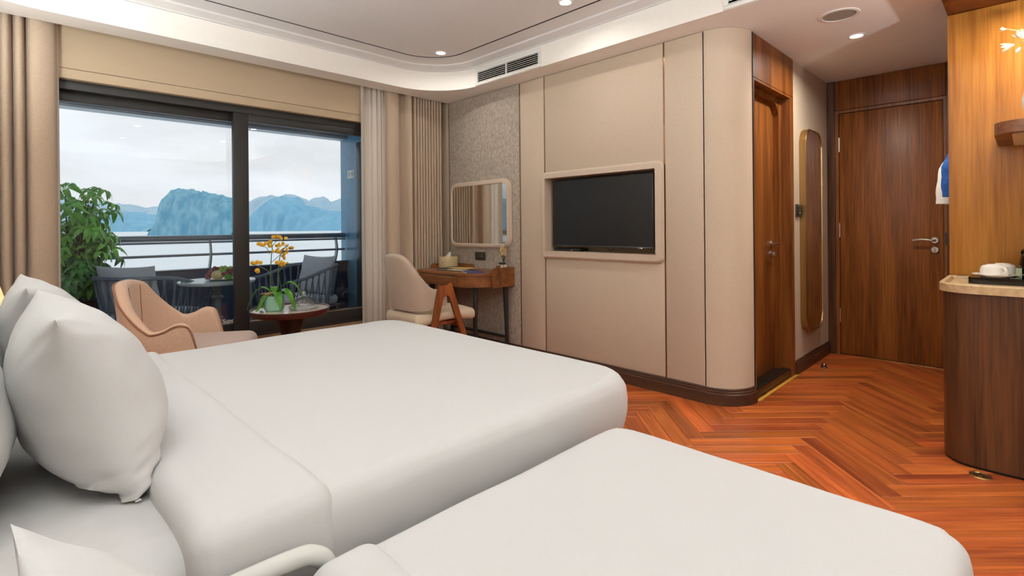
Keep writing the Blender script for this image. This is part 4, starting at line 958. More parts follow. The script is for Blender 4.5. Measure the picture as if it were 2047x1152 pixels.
for k, (dy, dz, fl) in enumerate(((0.105, 0.165, 0), (0.078, 0.172, 0), (-0.04, 0.15, 1), (-0.018, 0.19, 1), (0.006, 0.175, 1), (0.022, 0.155, 1), (-0.055, 0.185, 0))):
    base = Vector((3.135, 3.262, DT + 0.078)); tip = base + Vector((0.01 * math.sin(k), dy * 0.9, dz * 0.85))
    b = bm_(); tube(b, [base, base.lerp(tip, 0.5) + Vector((0.004, 0, 0)), tip], 0.0016, 5); link('stem', b, black_metal, df)
    if fl:
        b = bm_()
        for q in range(9):
            c = base.lerp(tip, 0.52 + 0.055 * q) + Vector((R_.uniform(-.009, .009), R_.uniform(-.011, .011), 0))
            bmesh.ops.create_icosphere(b, subdivisions=1, radius=R_.uniform(0.008, 0.013), matrix=Matrix.Translation(c) @ Matrix.Rotation(R_.uniform(0, 3), 4, 'X') @ Matrix.Scale(0.6, 4, (1, 0, 0)))
        link('flower_head', b, dry, df, ang=20)

# ------------------------------------------------------------------ vanity mirror, socket
def frame_ring(bm, y0, y1, z0, z1, r, prof, axis, n=10):
    """closed moulding round a rounded rectangle; prof: (inset, offset along the axis)"""
    loops = []
    for ins, off in prof:
        pts = rrect(y0 + ins, y1 - ins, z0 + ins, z1 - ins, max(r - ins, 0.002), n)
        loops.append([(off, a, c) if axis == 'X' else (a, off, c) for a, c in pts])
    loops.append(loops[0]); vv = ring_strip(bm, loops); bmesh.ops.remove_doubles(bm, verts=vv[0] + vv[-1], dist=1e-6)
X = XT
vm = thing('vanity_mirror', 'cream framed mirror with rounded corners above the desk', 'mirror', (X, 3.65, 1.26))
MY0, MY1, MZ0, MZ1 = 3.222, 4.088, 0.945, 1.583
b = bm_(); frame_ring(b, MY0, MY1, MZ0, MZ1, 0.10, [(0.004, X), (0.0, X - 0.010), (0.004, X - 0.017), (0.010, X - 0.018), (0.013, X - 0.030), (0.020, X - 0.034), (0.040, X - 0.034), (0.045, X - 0.028), (0.046, X)], 'X'); link('frame', b, cream_lacquer, vm)
b = bm_(); prism(b, rrect(MY0 + 0.043, MY1 - 0.043, MZ0 + 0.043, MZ1 - 0.043, 0.06, 10), X - 0.028, X - 0.004, 'X'); link('mirror_glass', b, mirror_mat, vm, smooth=False)
sk = thing('wall_socket', 'dark bronze double socket plate on the grey wall under the mirror', 'socket', (X, 3.66, 0.865))
b = bm_(); box(b, X - 0.010, X - 0.0005, 3.582, 3.727, 0.832, 0.908, 0.003); skp = link('plate', b, mat('dark_bronze_plate', rgb(78, 70, 56), 0.4, 0.6), sk)
for y in (3.630, 3.680):
    b = bm_()
    for dy, dz in ((0, 0.012), (-0.009, -0.004), (0.009, -0.004)): box(b, X - 0.0115, X - 0.0095, y + dy - 0.002, y + dy + 0.002, 0.872 + dz - 0.005, 0.872 + dz + 0.005)
    link('outlet', b, steel, skp, smooth=False)

# ------------------------------------------------------------------ television in its niche
tvf = thing('niche_frame', 'cream moulded frame with rounded corners round the television niche', 'frame', (X, 2.31, 1.24))
b = bm_(); frame_ring(b, NY0 - 0.058, NY1 + 0.046, NZ0 - 0.058, NZ1 + 0.052, 0.048, [(0.004, X), (0.0, X - 0.012), (0.004, X - 0.018), (0.009, X - 0.019), (0.011, X - 0.027), (0.016, X - 0.030), (0.016, X - 0.030)], 'X')
def fr_face(bm, a0, a1, c0, c1, b0, b1, d0, d1, x, x2):
    """flat face between a rounded outer outline and the sharp inner opening, with its reveal"""
    o = rrect(a0, a1, c0, c1, 0.032, 8); k = len(o) // 4
    ic = [(b1, d0), (b1, d1), (b0, d1), (b0, d0)]
    ov = [bm.verts.new((x, p, q)) for p, q in o]; iv = [bm.verts.new((x, p, q)) for p, q in ic]; iv2 = [bm.verts.new((x2, p, q)) for p, q in ic]
    for s in range(4):
        for i in range(k - 1): bm.faces.new((ov[s * k + i], ov[s * k + i + 1], iv[s]))
        bm.faces.new((ov[s * k + k - 1], ov[((s + 1) * k) % len(ov)], iv[(s + 1) % 4], iv[s]))
        bm.faces.new((iv[s], iv[(s + 1) % 4], iv2[(s + 1) % 4], iv2[s]))
fr_face(b, NY0 - 0.042, NY1 + 0.030, NZ0 - 0.042, NZ1 + 0.036, NY0 + 0.001, NY1 - 0.001, NZ0 + 0.001, NZ1 - 0.001, X - 0.030, X + 0.05)
link('frame', b, cream_lacquer, tvf, ang=30)
TVX = X + 0.045
tv = thing('television', 'flat black television hung in the wall niche', 'television', (TVX, 2.34, 1.24))
ty0, ty1, tz0, tz1 = 1.857, 2.790, 0.982, 1.522
b = bm_(); box(b, TVX, TVX + 0.05, ty0, ty1, tz0, tz1, 0.004); link('body', b, black_metal, tv)
b = bm_(); box(b, TVX - 0.0015, TVX + 0.002, ty0 + 0.008, ty1 - 0.008, tz0 + 0.014, tz1 - 0.008); link('screen', b, mat('screen_black', rgb(34, 34, 34), 0.28, 0, 0.5), tv, smooth=False)
b = bm_(); box(b, TVX - 0.003, TVX + 0.002, ty0, ty1, tz0, tz0 + 0.011, 0.002); link('bezel', b, mat('bezel_grey', rgb(86, 84, 80), 0.3, 0.7), tv)
b = bm_(); box(b, TVX - 0.0045, TVX - 0.002, 1.945, 1.985, tz0 - 0.004, tz0 + 0.004, 0.001); link('badge', b, chrome, tv)
b = bm_(); tube(b, [(TVX, 2.25, tz0 - 0.001), (TVX - 0.004, 2.215, tz0 - 0.022), (TVX, 2.18, tz0 - 0.001)], 0.003, 6); link('sensor_bracket', b, black_metal, tv)
b = bm_(); box(b, TVX + 0.05, X + 0.20, 2.2, 2.45, 1.16, 1.34); link('wall_mount', b, black_metal, tv, smooth=False)
stb = thing('set_top_box', 'slim dark box lying in the niche under the television', 'media box', (X + 0.12, 2.63, NZ0))
b = bm_(); box(b, X + 0.065, X + 0.17, 2.52, 2.79, NZ0 + 0.0005, NZ0 + 0.022, 0.003); link('case', b, black_metal, stb)
b = bm_(); box(b, X + 0.0645, X + 0.0655, 2.60, 2.62, NZ0 + 0.008, NZ0 + 0.014); link('indicator', b, steel, stb, smooth=False)
b = bm_(); tube(b, smooth_path([(X + 0.15, 1.83, 1.25), (X + 0.10, 1.835, 1.18), (X + 0.12, 1.825, 1.12), (X + 0.08, 1.835, 1.07), (X + 0.13, 1.83, 1.10), (X + 0.10, 1.838, 1.03), (X + 0.16, 1.84, 1.00)], 6), 0.004, 6)
tag(link('cable', b, black_metal), 'black cable bunched in the niche beside the television', 'cable')

# ------------------------------------------------------------------ corridor: mirror, switch, stops
Y = 1.25
wm = thing('wall_mirror', 'tall narrow gold framed mirror with rounded ends on the corridor wall', 'mirror', (4.63, Y, 1.1))
b = bm_(); frame_ring(b, 4.405, 4.855, 0.300, 1.898, 0.13, [(0.0, Y - 0.001), (0.0, Y - 0.046), (0.003, Y - 0.050), (0.012, Y - 0.050), (0.013, Y - 0.044), (0.013, Y - 0.001)], 'Y', 12); link('frame', b, gold_metal, wm)
b = bm_(); prism(b, rrect(4.417, 4.843, 0.312, 1.886, 0.118, 12), Y - 0.045, Y - 0.004, 'Y'); link('mirror_glass', b, mirror_mat, wm, smooth=False)
sw = thing('key_switch', 'dark square switch plate on the corridor wall beside the tall mirror', 'switch', (4.34, Y, 1.25))
b = bm_(); box(b, 4.300, 4.392, Y - 0.012, Y - 0.0005, 1.205, 1.300, 0.003); link('plate', b, mat('switch_plate', rgb(70, 66, 60), 0.35, 0.5), sw)
b = bm_(); box(b, 4.318, 4.374, Y - 0.020, Y - 0.012, 1.222, 1.285, 0.002); swr = link('rocker', b, black_metal, sw)
b = bm_(); box(b, 4.334, 4.358, Y - 0.0206, Y - 0.0198, 1.229, 1.235); link('indicator', b, white_plastic, swr, smooth=False)
ds = thing('door_stop', 'small steel dome door stop on the floor near the entry door', 'door stop', (4.64, 1.148, 0))
b = bm_(); lathe(b, [(0, 0.0005), (0.026, 0.0005), (0.026, 0.005), (0, 0.006)], (4.64, 1.148, 0), 24); link('base', b, steel, ds)
b = bm_(); lathe(b, [(0.017, 0.005), (0.017, 0.022), (0.012, 0.032), (0, 0.036)], (4.64, 1.148, 0), 20); link('dome', b, steel, ds)
b = bm_(); lathe(b, [(0.0172, 0.012), (0.019, 0.013), (0.019, 0.019), (0.0172, 0.020)], (4.64, 1.148, 0), 20, closed=True); link('rubber_ring', b, black_metal, ds)
fc = thing('floor_cap', 'round brass floor cap with a crossbar, in front of the curved cabinet', 'floor cap', (3.135, 0.155, 0))
b = bm_(); lathe(b, [(0, 0.002), (0.026, 0.002), (0.030, 0.005), (0.038, 0.004), (0.040, 0.0003), (0, 0.0003)], (3.135, 0.155, 0), 28); link('rim', b, gold_metal, fc)
b = bm_(); box(b, 3.112, 3.158, 0.149, 0.161, 0.0022, 0.006, 0.001); link('crossbar', b, gold_metal, fc)

# ------------------------------------------------------------------ minibar cabinet, worktop, shelf niche
def cab_poly(g=0.0, xb=3.745, yend=-1.6):
    r = 0.135 + g
    return [(xb, yend), (xb, 0.298 + g), (3.337, 0.298 + g)] + [(3.337 + r * math.cos(a), 0.163 + r * math.sin(a)) for a in [PI / 2 + PI / 2 * k / 14 for k in range(15)]] + [(3.202 - g, yend)]
cab = thing('minibar_cabinet', 'dark walnut cabinet with a curved end at the right edge', 'cabinet', (3.5, -0.6, 0))
b = bm_(); prism(b, cab_poly(0), 0.012, 0.815); link('body', b, walnut_dk, cab, ang=30)
b = bm_(); prism(b, cab_poly(-0.008), 0.0, 0.012); link('plinth', b, dark_void, cab, ang=30)
wt = thing('worktop', 'beige stone worktop with raised lip on the curved walnut cabinet', 'worktop', (3.5, -0.6, 0.816))
b = bm_(); prism(b, cab_poly(0.014), 0.816, 0.840); link('slab', b, stone_top, wt, ang=30)
b = bm_(); o_, i_ = cab_poly(0.014), cab_poly(-0.014, 3.717)
lo_ = [[(x, y, z) for x, y in pl] for pl, z in ((o_, 0.840), (o_, 0.853), (cab_poly(0.010, 3.741), 0.857), (cab_poly(-0.006, 3.725), 0.857), (i_, 0.841), (i_, 0.840))]; lo_.append(lo_[0])
vv = ring_strip(b, lo_); bmesh.ops.remove_doubles(b, verts=vv[0] + vv[-1], dist=1e-6); link('lip', b, stone_top, wt, ang=30)
b = bm_(); box(b, 3.750, 3.785, -2.2, 0.306, 0.858, 2.304, 0.001); struct('trim_1', b, oak)
b = bm_(); box(b, 3.22, 3.785, -2.2, 0.306, 2.306, 2.398, 0.002); struct('trim_2', b, walnut)
b = bm_(); box(b, 3.748, 3.788, 0.0, 0.300, 0.0, 0.858); struct('trim_3', b, walnut_dk, smooth=False)
sf = thing('wall_shelf', 'rounded walnut shelf with a lit panel beneath, on the oak wall', 'shelf', (3.5, -0.4, 1.55))
def shelf_poly(g=0.0):
    r = 0.11 - g
    return [(3.749, -1.2), (3.749, 0.105 - g), (3.30, 0.105 - g)] + [(3.30 + r * math.cos(a) * 1.05, -0.005 + r * math.sin(a)) for a in [PI / 2 + PI / 2 * k / 10 for k in range(11)]] + [(3.185 + g, -1.2)]
wal_x = wood('walnut_shelf', rgb(88, 50, 30), rgb(136, 88, 56), 'Y', 0.4)
b = bm_(); prism(b, shelf_poly(), 1.552, 1.606); link('board', b, wal_x, sf, ang=30)
b = bm_(); prism(b, rrect(3.26, 3.735, -1.15, 0.045, 0.02, 4), 1.547, 1.5535); link('light_panel', b, mat('opal_panel', rgb(222, 206, 168), 0.5), sf, ang=30)
tr = thing('tray', 'black glossy serving tray with cups on the stone worktop', 'tray', (3.57, -0.05, 0.8405))
b = bm_(); prism(b, rrect(3.462, 3.700, -0.42, 0.212, 0.02, 5), 0.8412, 0.872); bmesh.ops.bevel(b, geom=[e for e in b.edges if all(v.co.z > 0.87 for v in e.verts)], offset=0.004, segments=2, affect='EDGES'); link('board', b, black_gloss, tr, ang=30)
TZ_ = 0.8722
def saucer(x, y, label):
    b = bm_(); lathe(b, [(0, 0.002), (0.045, 0.002), (0.050, 0.0), (0.054, 0.003), (0.088, 0.014), (0.090, 0.016), (0.086, 0.0165), (0.052, 0.008), (0, 0.007)], (0, 0, 0), 40)
    for v in b.verts:
        r = math.hypot(v.co.x, v.co.y)
        if r > 0.07: v.co.z += 0.0012 * math.sin(8 * math.atan2(v.co.y, v.co.x))
    o = link('saucer', b, porcelain, world=False); o.location = (x, y, TZ_); return tag(o, label, 'saucer')
def cup(x, y, ang, label):
    t = thing('cup', label, 'cup', (x, y, TZ_ + 0.0085), ang)
    b = bm_(); lathe(b, [(0.050, 0), (0.053, 0.002), (0.0535, 0.030), (0.049, 0.045), (0.040, 0.052), (0.030, 0.053), (0.028, 0.057), (0.024, 0.057), (0.022, 0.0535), (0, 0.0535), (0, 0.048), (0.038, 0.047), (0.046, 0.042), (0.050, 0.028)], (0, 0, 0), 36, closed=True); link('bowl', b, porcelain, t, world=False)
    b = bm_(); tube(b, smooth_path([(0.051, 0, 0.040), (0.068, 0, 0.042), (0.080, 0, 0.032), (0.076, 0, 0.018), (0.052, 0, 0.012)], 6), 0.0055, 10); link('handle', b, porcelain, t, world=False)
saucer(3.535, 0.115, 'front white saucer with scalloped rim on the black tray'); cup(3.535, 0.118, math.radians(215), 'white cup upside down on the front saucer, handle toward the room')
saucer(3.642, 0.085, 'rear white saucer partly hidden behind the front one on the tray'); cup(3.642, 0.088, math.radians(20), 'white cup upside down on the rear saucer, behind the front cup')
kt = thing('kettle', 'black glossy electric kettle cut off by the right edge', 'kettle', (3.60, -0.045, TZ_))
b = bm_(); lathe(b, [(0, 0.0), (0.080, 0), (0.082, 0.006), (0.078, 0.020), (0.079, 0.022), (0.075, 0.06), (0.066, 0.115), (0.056, 0.150), (0.050, 0.160), (0, 0.166)], (3.60, -0.045, TZ_), 40); link('body', b, black_gloss, kt)
b = bm_(); lathe(b, [(0.0795, 0.012), (0.0825, 0.014), (0.0815, 0.022), (0.0785, 0.021)], (3.60, -0.045, TZ_), 40, closed=True); link('band', b, chrome, kt)
b = bm_(); lathe(b, [(0, 0.166), (0.012, 0.166), (0.014, 0.176), (0.008, 0.182), (0, 0.183)], (3.60, -0.045, TZ_), 20); link('lid_knob', b, chrome, kt)
b = bm_(); tube(b, smooth_path([(3.60, -0.095, TZ_ + 0.15), (3.60, -0.145, TZ_ + 0.155), (3.60, -0.165, TZ_ + 0.10), (3.60, -0.14, TZ_ + 0.04), (3.60, -0.112, TZ_ + 0.035)], 6), 0.011, 10); link('handle', b, black_gloss, kt)
b = bm_(); lathe(b, [(0.0, 0), (0.024, 0), (0.012, 0.035), (0, 0.035)], (0, 0, 0), 16); b.transform(Matrix.Translation((3.555, -0.0, TZ_ + 0.125)) @ Matrix.Rotation(math.radians(-70), 4, 'Z') @ Matrix.Rotation(math.radians(60), 4, 'X')); link('spout', b, black_gloss, kt)
b = bm_(); box(b, 3.478, 3.496, 0.030, 0.062, TZ_ + 0.0003, TZ_ + 0.005, 0.001); tag(link('sachet', b, mat('sachet_grey', rgb(120, 112, 96), 0.3, 0.5)), 'small foil sachet lying on the tray by the kettle', 'sachet')
b = bm_(); box(b, 3.536, 3.556, 0.018, 0.040, TZ_ + 0.0003, TZ_ + 0.048, 0.002); tag(link('tea_sachet', b, mat('sachet_green', rgb(150, 156, 120), 0.5)), 'pale green tea packet standing between the cups and kettle', 'tea packet')

vs = thing('vase', 'white curved vase with a blossom branch on the walnut shelf', 'vase', (3.44, -0.078, 1.6065))
b = bm_(); lathe(b, [(0, 0), (0.040, 0), (0.062, 0.02), (0.088, 0.075), (0.094, 0.12), (0.080, 0.18), (0.048, 0.235), (0.026, 0.27), (0.024, 0.30), (0.030, 0.315), (0.026, 0.315), (0.020, 0.30), (0, 0.28)], (3.44, -0.078, 1.6065), 40); link('body', b, porcelain, vs)
br_m = mat('branch_gold', rgb(196, 160, 100), 0.5); bl_m = mat('blossom_white', rgb(246, 232, 206), 0.6)
br = [[(3.44, -0.078, 1.90), (3.44, -0.05, 2.0), (3.44, -0.01, 2.055), (3.44, 0.03, 2.065), (3.44, 0.066, 2.082)], [(3.44, -0.07, 1.93), (3.45, -0.03, 1.99), (3.46, 0.008, 2.012), (3.46, 0.040, 2.005)], [(3.44, -0.08, 1.90), (3.45, -0.14, 2.03), (3.45, -0.2, 2.10)]]
for s in br:
    b = bm_(); tube(b, smooth_path(s, 6), 0.0025, 6); link('branch', b, br_m, vs)
def blossom(c, d, n, ln, wd, m):
    b = bm_(); d = Vector(d).normalized(); q = d.to_track_quat('Z', 'Y').to_matrix().to_4x4(); off = Matrix.Translation(c)
    for k in range(n):
        a = 2 * PI * k / n; lo = []
        for i in range(6):
            f = i / 5; r = ln * math.sin(f * 1.0) * 0.55; z = ln * f; cc = Vector((r * math.cos(a), r * math.sin(a), z)); s = Vector((-math.sin(a), math.cos(a), 0)) * wd * (math.sin(PI * (0.1 + 0.86 * f)) ** 0.7); nrm = Vector((math.cos(a), math.sin(a), 0)) * 0.0015
            lo.append([off @ q @ p for p in (cc - s, cc + nrm, cc + s, cc - nrm)])
        ring_strip(b, lo, True, True, True)
    return link('blossom', b, m, vs)
blossom((3.46, 0.036, 2.005), (0, 1, -0.15), 7, 0.048, 0.009, bl_m); blossom((3.44, 0.064, 2.080), (0.1, 1, 0.3), 4, 0.022, 0.005, bl_m)
blossom((3.45, 0.005, 2.022), (0, 0.6, 1), 6, 0.045, 0.009, bl_m); blossom((3.45, 0.018, 1.985), (0.1, 0.5, -1), 2, 0.026, 0.007, bl_m); blossom((3.45, -0.2, 2.10), (0, -0.4, 1), 7, 0.05, 0.010, bl_m)

# ------------------------------------------------------------------ wardrobe corner: rod, robe, blue garment
rod = bm_(); tube(rod, [(3.86, 0.02, 1.88), (5.262, 0.02, 1.88)], 0.013, 14); tag(link('clothes_rod', rod, steel), 'steel hanging rod in the open wardrobe corner beside the entry door', 'rod')
def garment(name, label, cat, x, m, reach, zsh, ztip, hem, wd, cuff):
    hg = thing('clothes_hanger', 'wooden hanger holding the ' + ('white bathrobe' if name == 'bathrobe' else 'blue garment') + ' on the steel rod', 'hanger', (x, 0.02, 1.88))
    t = thing(name, label, cat, (x, 0.02, 1.60))
    b = bm_(); tube(b, smooth_path([(x, 0.02, 1.893), (x, 0.034, 1.905), (x, 0.024, 1.918), (x, 0.006, 1.905), (x, 0.018, 1.868), (x, 0.02, 1.83)], 5), 0.003, 6); tube(b, [(x, -0.20, zsh - 0.02), (x, 0.02, 1.83), (x, 0.24, zsh - 0.02)], 0.008, 8); link('shoulder_bar', b, walnut_dk, hg)
    b = bm_(); lp = []
    for z, w_, d in ((zsh + 0.075, 0.07, 0.03), (zsh + 0.05, 0.12, 0.04), (zsh, 0.235, 0.05), (zsh - 0.12, 0.23, 0.065), (zsh - 0.4, 0.22, 0.075), (hem, 0.24, 0.085)):
        lp.append([Vector((x + math.cos(a) * d * (1 + 0.12 * math.sin(a * 7 + z * 3)), 0.02 + math.sin(a) * w_, z)) for a in [2 * PI * k / 36 for k in range(36)]])
    ring_strip(b, lp, True, True, True); link('bodice', b, m, t, ang=70)
    for sg in (1, -1):
        pts = [(x, 0.02 + sg * 0.20, zsh + 0.005), (x, 0.02 + sg * 0.25, zsh - 0.08), (x, 0.02 + sg * (0.25 + (reach - 0.27) * 0.6), (zsh + ztip) / 2), (x, 0.02 + sg * (reach - 0.055), ztip)]
        pp = smooth_path(pts, 6); n = len(pp)
        b = bm_(); tube(b, pp, [0.050 + (cuff - 0.050) * i / (n - 1) + 0.003 * math.sin(i * 1.7) for i in range(n)], 18); link('sleeve', b, m, t, ang=70)
robe_m = noise_mat('waffle_white', rgb(232, 226, 216), rgb(240, 235, 226), (160, 160, 160), 0.9, 0.5, 1)
garment('bathrobe', 'white waffle bathrobe hanging behind the oak panel', 'bathrobe', 4.36, robe_m, 0.400, 1.70, 1.27, 0.55, 0.2, 0.060)
garment('blue_garment', 'bright blue garment hanging in front of the white bathrobe', 'garment', 4.15, noise_mat('royal_blue_cloth', rgb(22, 78, 150), rgb(34, 98, 176), (40, 40, 40), 0.7, 0.2), 0.352, 1.665, 1.31, 0.75, 0.18, 0.055)

# ------------------------------------------------------------------ bedside lamp on a night table
nt_ = thing('night_table', 'small wooden night table behind the pillows, under the lamp', 'night table', (-0.20, 3.08, 0))
b = bm_(); box(b, -0.44, 0.04, 2.88, 3.30, 0.06, 0.50, 0.008); link('body', b, walnut, nt_)
b = bm_(); box(b, -0.42, 0.02, 2.90, 3.28, 0.0, 0.06); link('plinth', b, black_metal, nt_, smooth=False)
b = bm_(); box(b, 0.04, 0.052, 2.90, 3.28, 0.28, 0.48, 0.003); ntd = link('drawer', b, walnut, nt_)
b = bm_(); lathe(b, [(0, 0), (0.012, 0.01), (0.012, 0.02), (0, 0.022)], (0.052, 3.09, 0.38), 14, 'X'); link('knob', b, steel, ntd)
LX, LY = -0.125, 3.08
la = thing('table_lamp', 'glowing cream lampshade between the pillows and curtain at the left edge', 'lamp', (LX, LY, 0.5005))
b = bm_(); lathe(b, [(0, 0), (0.07, 0), (0.07, 0.012), (0.03, 0.03), (0.018, 0.10), (0.045, 0.17), (0.018, 0.25), (0.010, 0.34), (0, 0.34)], (LX, LY, 0.5005), 28); link('base', b, gold_metal, la)
shade = bpy.data.materials.new('lamp_shade'); shade.use_nodes = True
pb = shade.node_tree.nodes['Principled BSDF']; pb.inputs['Base Color'].default_value = rgb(236, 204, 150); pb.inputs['Roughness'].default_value = 0.9; pb.inputs['Emission Color'].default_value = (1, 0.62, 0.28, 1); pb.inputs['Emission Strength'].default_value = 0.75
b = bm_(); lathe(b, [(0.155, 0.262), (0.090, 0.50), (0.087, 0.50), (0.152, 0.262)], (LX, LY, 0.5005), 36, closed=True); link('lamp_shade', b, shade, la)
pl_ = bpy.data.lights.new('lamp_bulb', 'POINT'); pl_.energy = 4; pl_.color = (1, 0.66, 0.34); pl_.shadow_soft_size = 0.04
po = bpy.data.objects.new('lamp_bulb', pl_); COL.objects.link(po); po.location = (0, 0, 0.40); po.parent = la

# ------------------------------------------------------------------ balcony railing, furniture, plant
rail_m = mat('rail_paint', rgb(124, 138, 150), 0.3, 0.3)
rl = thing('railing', 'grey metal balcony railing with a double top rail and curved posts', 'railing', (0.8, 5.76, 0.76))
b = bm_(); tube(b, [(-1.58, 5.77, 1.060), (2.90, 5.77, 1.060)], 0.030, 14); link('top_rail', b, rail_m, rl)
b = bm_(); tube(b, [(-1.58, 5.745, 1.018), (2.90, 5.745, 1.018)], 0.010, 10); link('lower_top_rail', b, rail_m, rl)
b = bm_(); tube(b, [(-1.58, 5.765, 0.895), (2.90, 5.765, 0.895)], 0.0125, 10); link('mid_rail', b, rail_m, rl)
for x in (-1.17, 0.148, 1.466, 2.785):
    b = bm_(); loops = []
    for k in range(9):
        f = k / 8; z = 0.760 + 0.285 * f; y = 5.79 - 0.045 * math.sin(PI * f) - 0.02 * f; w_ = 0.030 - 0.010 * f
        loops.append([(x - 0.007, y - w_, z), (x + 0.007, y - w_, z), (x + 0.007, y + w_, z), (x - 0.007, y + w_, z)])
    ring_strip(b, loops, True, True, True); link('post', b, rail_m, rl)

rope_m = noise_mat('slate_rope', rgb(84, 100, 120), rgb(118, 134, 152), (140, 140, 140), 0.7, 0.4, 2)
frame_m = mat('patio_frame', rgb(96, 104, 110), 0.4, 0.3)
cush_m = cloth_mat('blue_grey_cushion', rgb(170, 178, 190), rgb(192, 200, 210), 0, 0.9, 300, 0.15)
def patio_chair(label, loc, rot):
    t = thing('patio_chair', label, 'chair', loc, rot, 'rope chairs on the balcony')
    hw, bx, fx = 0.335, -0.31, 0.33
    def plan(s, g=0.0, sh_=0.0):
        a = abs(s); w = hw - g
        if a < 0.45:
            an = PI / 2 * (a / 0.45); x = bx + g + 0.24 * (1 - math.cos(an)); y = w * math.sin(an)
        else: x = bx + 0.24 + (fx - bx - 0.24) * (a - 0.45) / 0.55; y = w
        return x + sh_, math.copysign(y, s)
    def hz(s): a = abs(s); return 0.575 - 0.11 * sstep(0.25, 1.0, a)
    b = bm_(); pts = [Vector((*plan(-1), 0.0))] + [Vector((*plan(-1), hz(1) - 0.03))] + [Vector((*plan(-1 + 2 * i / 48), hz(-1 + 2 * i / 48))) for i in range(1, 48)] + [Vector((*plan(1), hz(1) - 0.03))] + [Vector((*plan(1), 0.0))]
    tube(b, pts, 0.0155, 10); link('rim', b, rope_m, t, world=False)
    b = bm_(); tube(b, [Vector((*plan(-1 + 2 * i / 40, 0.05), 0.185)) for i in range(41)], 0.011, 8, closed=True); link('seat_ring', b, frame_m, t, world=False)
    b = bm_(); soft_box(b, (-0.25, -0.28, 0.172), (0.28, 0.28, 0.190), 0.008, (2, 2, 1)); link('seat_deck', b, frame_m, t, world=False)
    n = 21
    for k in range(n):
        s0 = -0.93 + 1.86 * k / (n - 1)
        for dl in (0.055, -0.055):
            s1 = min(max(s0 + dl, -0.97), 0.97)
            b = bm_(); x0, y0 = plan(s1); x1, y1 = plan(s0, 0.045)
            tube(b, [(x0, y0, hz(s1)), ((x0 + x1) / 2, (y0 + y1) / 2, (hz(s1) + 0.19) / 2), (x1, y1, 0.19)], 0.0085, 5, flat=0.6); link('rope', b, rope_m, t, world=False)
    for x, y in ((-0.22, -0.24), (-0.22, 0.24)):
        b = bm_(); tube(b, [(x * 1.25, y * 1.15, 0), (x, y, 0.185)], 0.014, 10); link('leg', b, frame_m, t, world=False)
    return t
def soft_cushion(name, label, mtx, Wd, Hd, T, seed, sag=0.1):
    o = pillow(label, mtx, Wd, Hd, T, seed, sag, 22, 'blue grey patio cushions'); o.name = name; o['category'] = 'cushion'; o.data.materials.clear(); o.data.materials.append(cush_m); return o
def patio(label_c, label_s, label_b, loc, rot):
    patio_chair(label_c, loc, rot)
    Rm = Matrix.Translation(loc) @ Matrix.Rotation(rot, 4, 'Z')
    b = bm_(); soft_box(b, (-0.24, -0.265, 0.1905), (0.30, 0.265, 0.285), 0.04, (4, 4, 2)); b.transform(Rm); o = link('seat_cushion', b, cush_m, ang=70); tag(o, label_s, 'cushion')
    m = Rm @ basis((-0.165, 0, 0.475), (0, 1, 0), (-0.22, 0, 0.97)); o = soft_cushion('back_cushion', label_b, m, 0.52, 0.40, 0.15, 3)
patio('slate rope patio chair behind the left pane, behind the armchair', 'blue grey seat cushion in the left rope chair', 'grey back cushion standing in the left rope chair', (0.83, 5.06, DZ), math.radians(38))
patio('slate rope patio chair behind the right pane, right of the orchid', 'blue grey seat cushion in the right rope chair', 'grey back cushion with a pointed corner in the right rope chair', (2.10, 5.08, DZ), math.radians(192))

PX, PY, PZ = 1.275, 4.80, 0.72
pt = thing('patio_table', 'round white topped patio table with a turned grey post on the balcony', 'table', (PX, PY, DZ))
b = bm_(); lathe(b, [(0, PZ - 0.028), (0.275, PZ - 0.028), (0.285, PZ - 0.022), (0.288, PZ - 0.006), (0.282, PZ), (0, PZ)], (PX, PY, 0), 48); link('tabletop', b, mat('pale_top', rgb(190, 204, 210), 0.2), pt)
b = bm_(); lathe(b, [(0, DZ), (0.20, DZ), (0.19, DZ + 0.015), (0.05, DZ + 0.04), (0.028, DZ + 0.10), (0.028, 0.36), (0.040, 0.37), (0.042, 0.38), (0.030, 0.388), (0.042, 0.398), (0.040, 0.408), (0.027, 0.42), (0.026, 0.56), (0.042, 0.572), (0.042, 0.582), (0.026, 0.592), (0.030, 0.68), (0.09, PZ - 0.028), (0, PZ - 0.028)], (PX, PY, 0), 28); link('post', b, rail_m, pt)
PT = PZ + 0.0006
FX, FY = PX + 0.035, PY - 0.02
b = bm_(); lathe(b, [(0, 0.001), (0.09, 0.0), (0.135, 0.014), (0.138, 0.017), (0.09, 0.006), (0, 0.006)], (FX, FY, PT), 36); tag(link('plate', b, porcelain), 'white plate holding the fruit on the patio table', 'plate')
grape_r = mat('red_grape', rgb(136, 44, 62), 0.25); grape_g = mat('green_grape', rgb(150, 184, 70), 0.25)
def sphere_mesh(name, r, m, sub=2, sc=(1, 1, 1)):
    b = bm_(); bmesh.ops.create_icosphere(b, subdivisions=sub, radius=r)
    for v in b.verts: v.co = Vector((v.co.x * sc[0], v.co.y * sc[1], v.co.z * sc[2]))
    me = bpy.data.meshes.new(name); b.to_mesh(me); b.free(); me.materials.append(m); me.polygons.foreach_set('use_smooth', [True] * len(me.polygons)); return me
def fruit_at(u, v, w): return Vector((FX, FY, PT)) + rgt * u + fwd * w + Vector((0, 0, v))
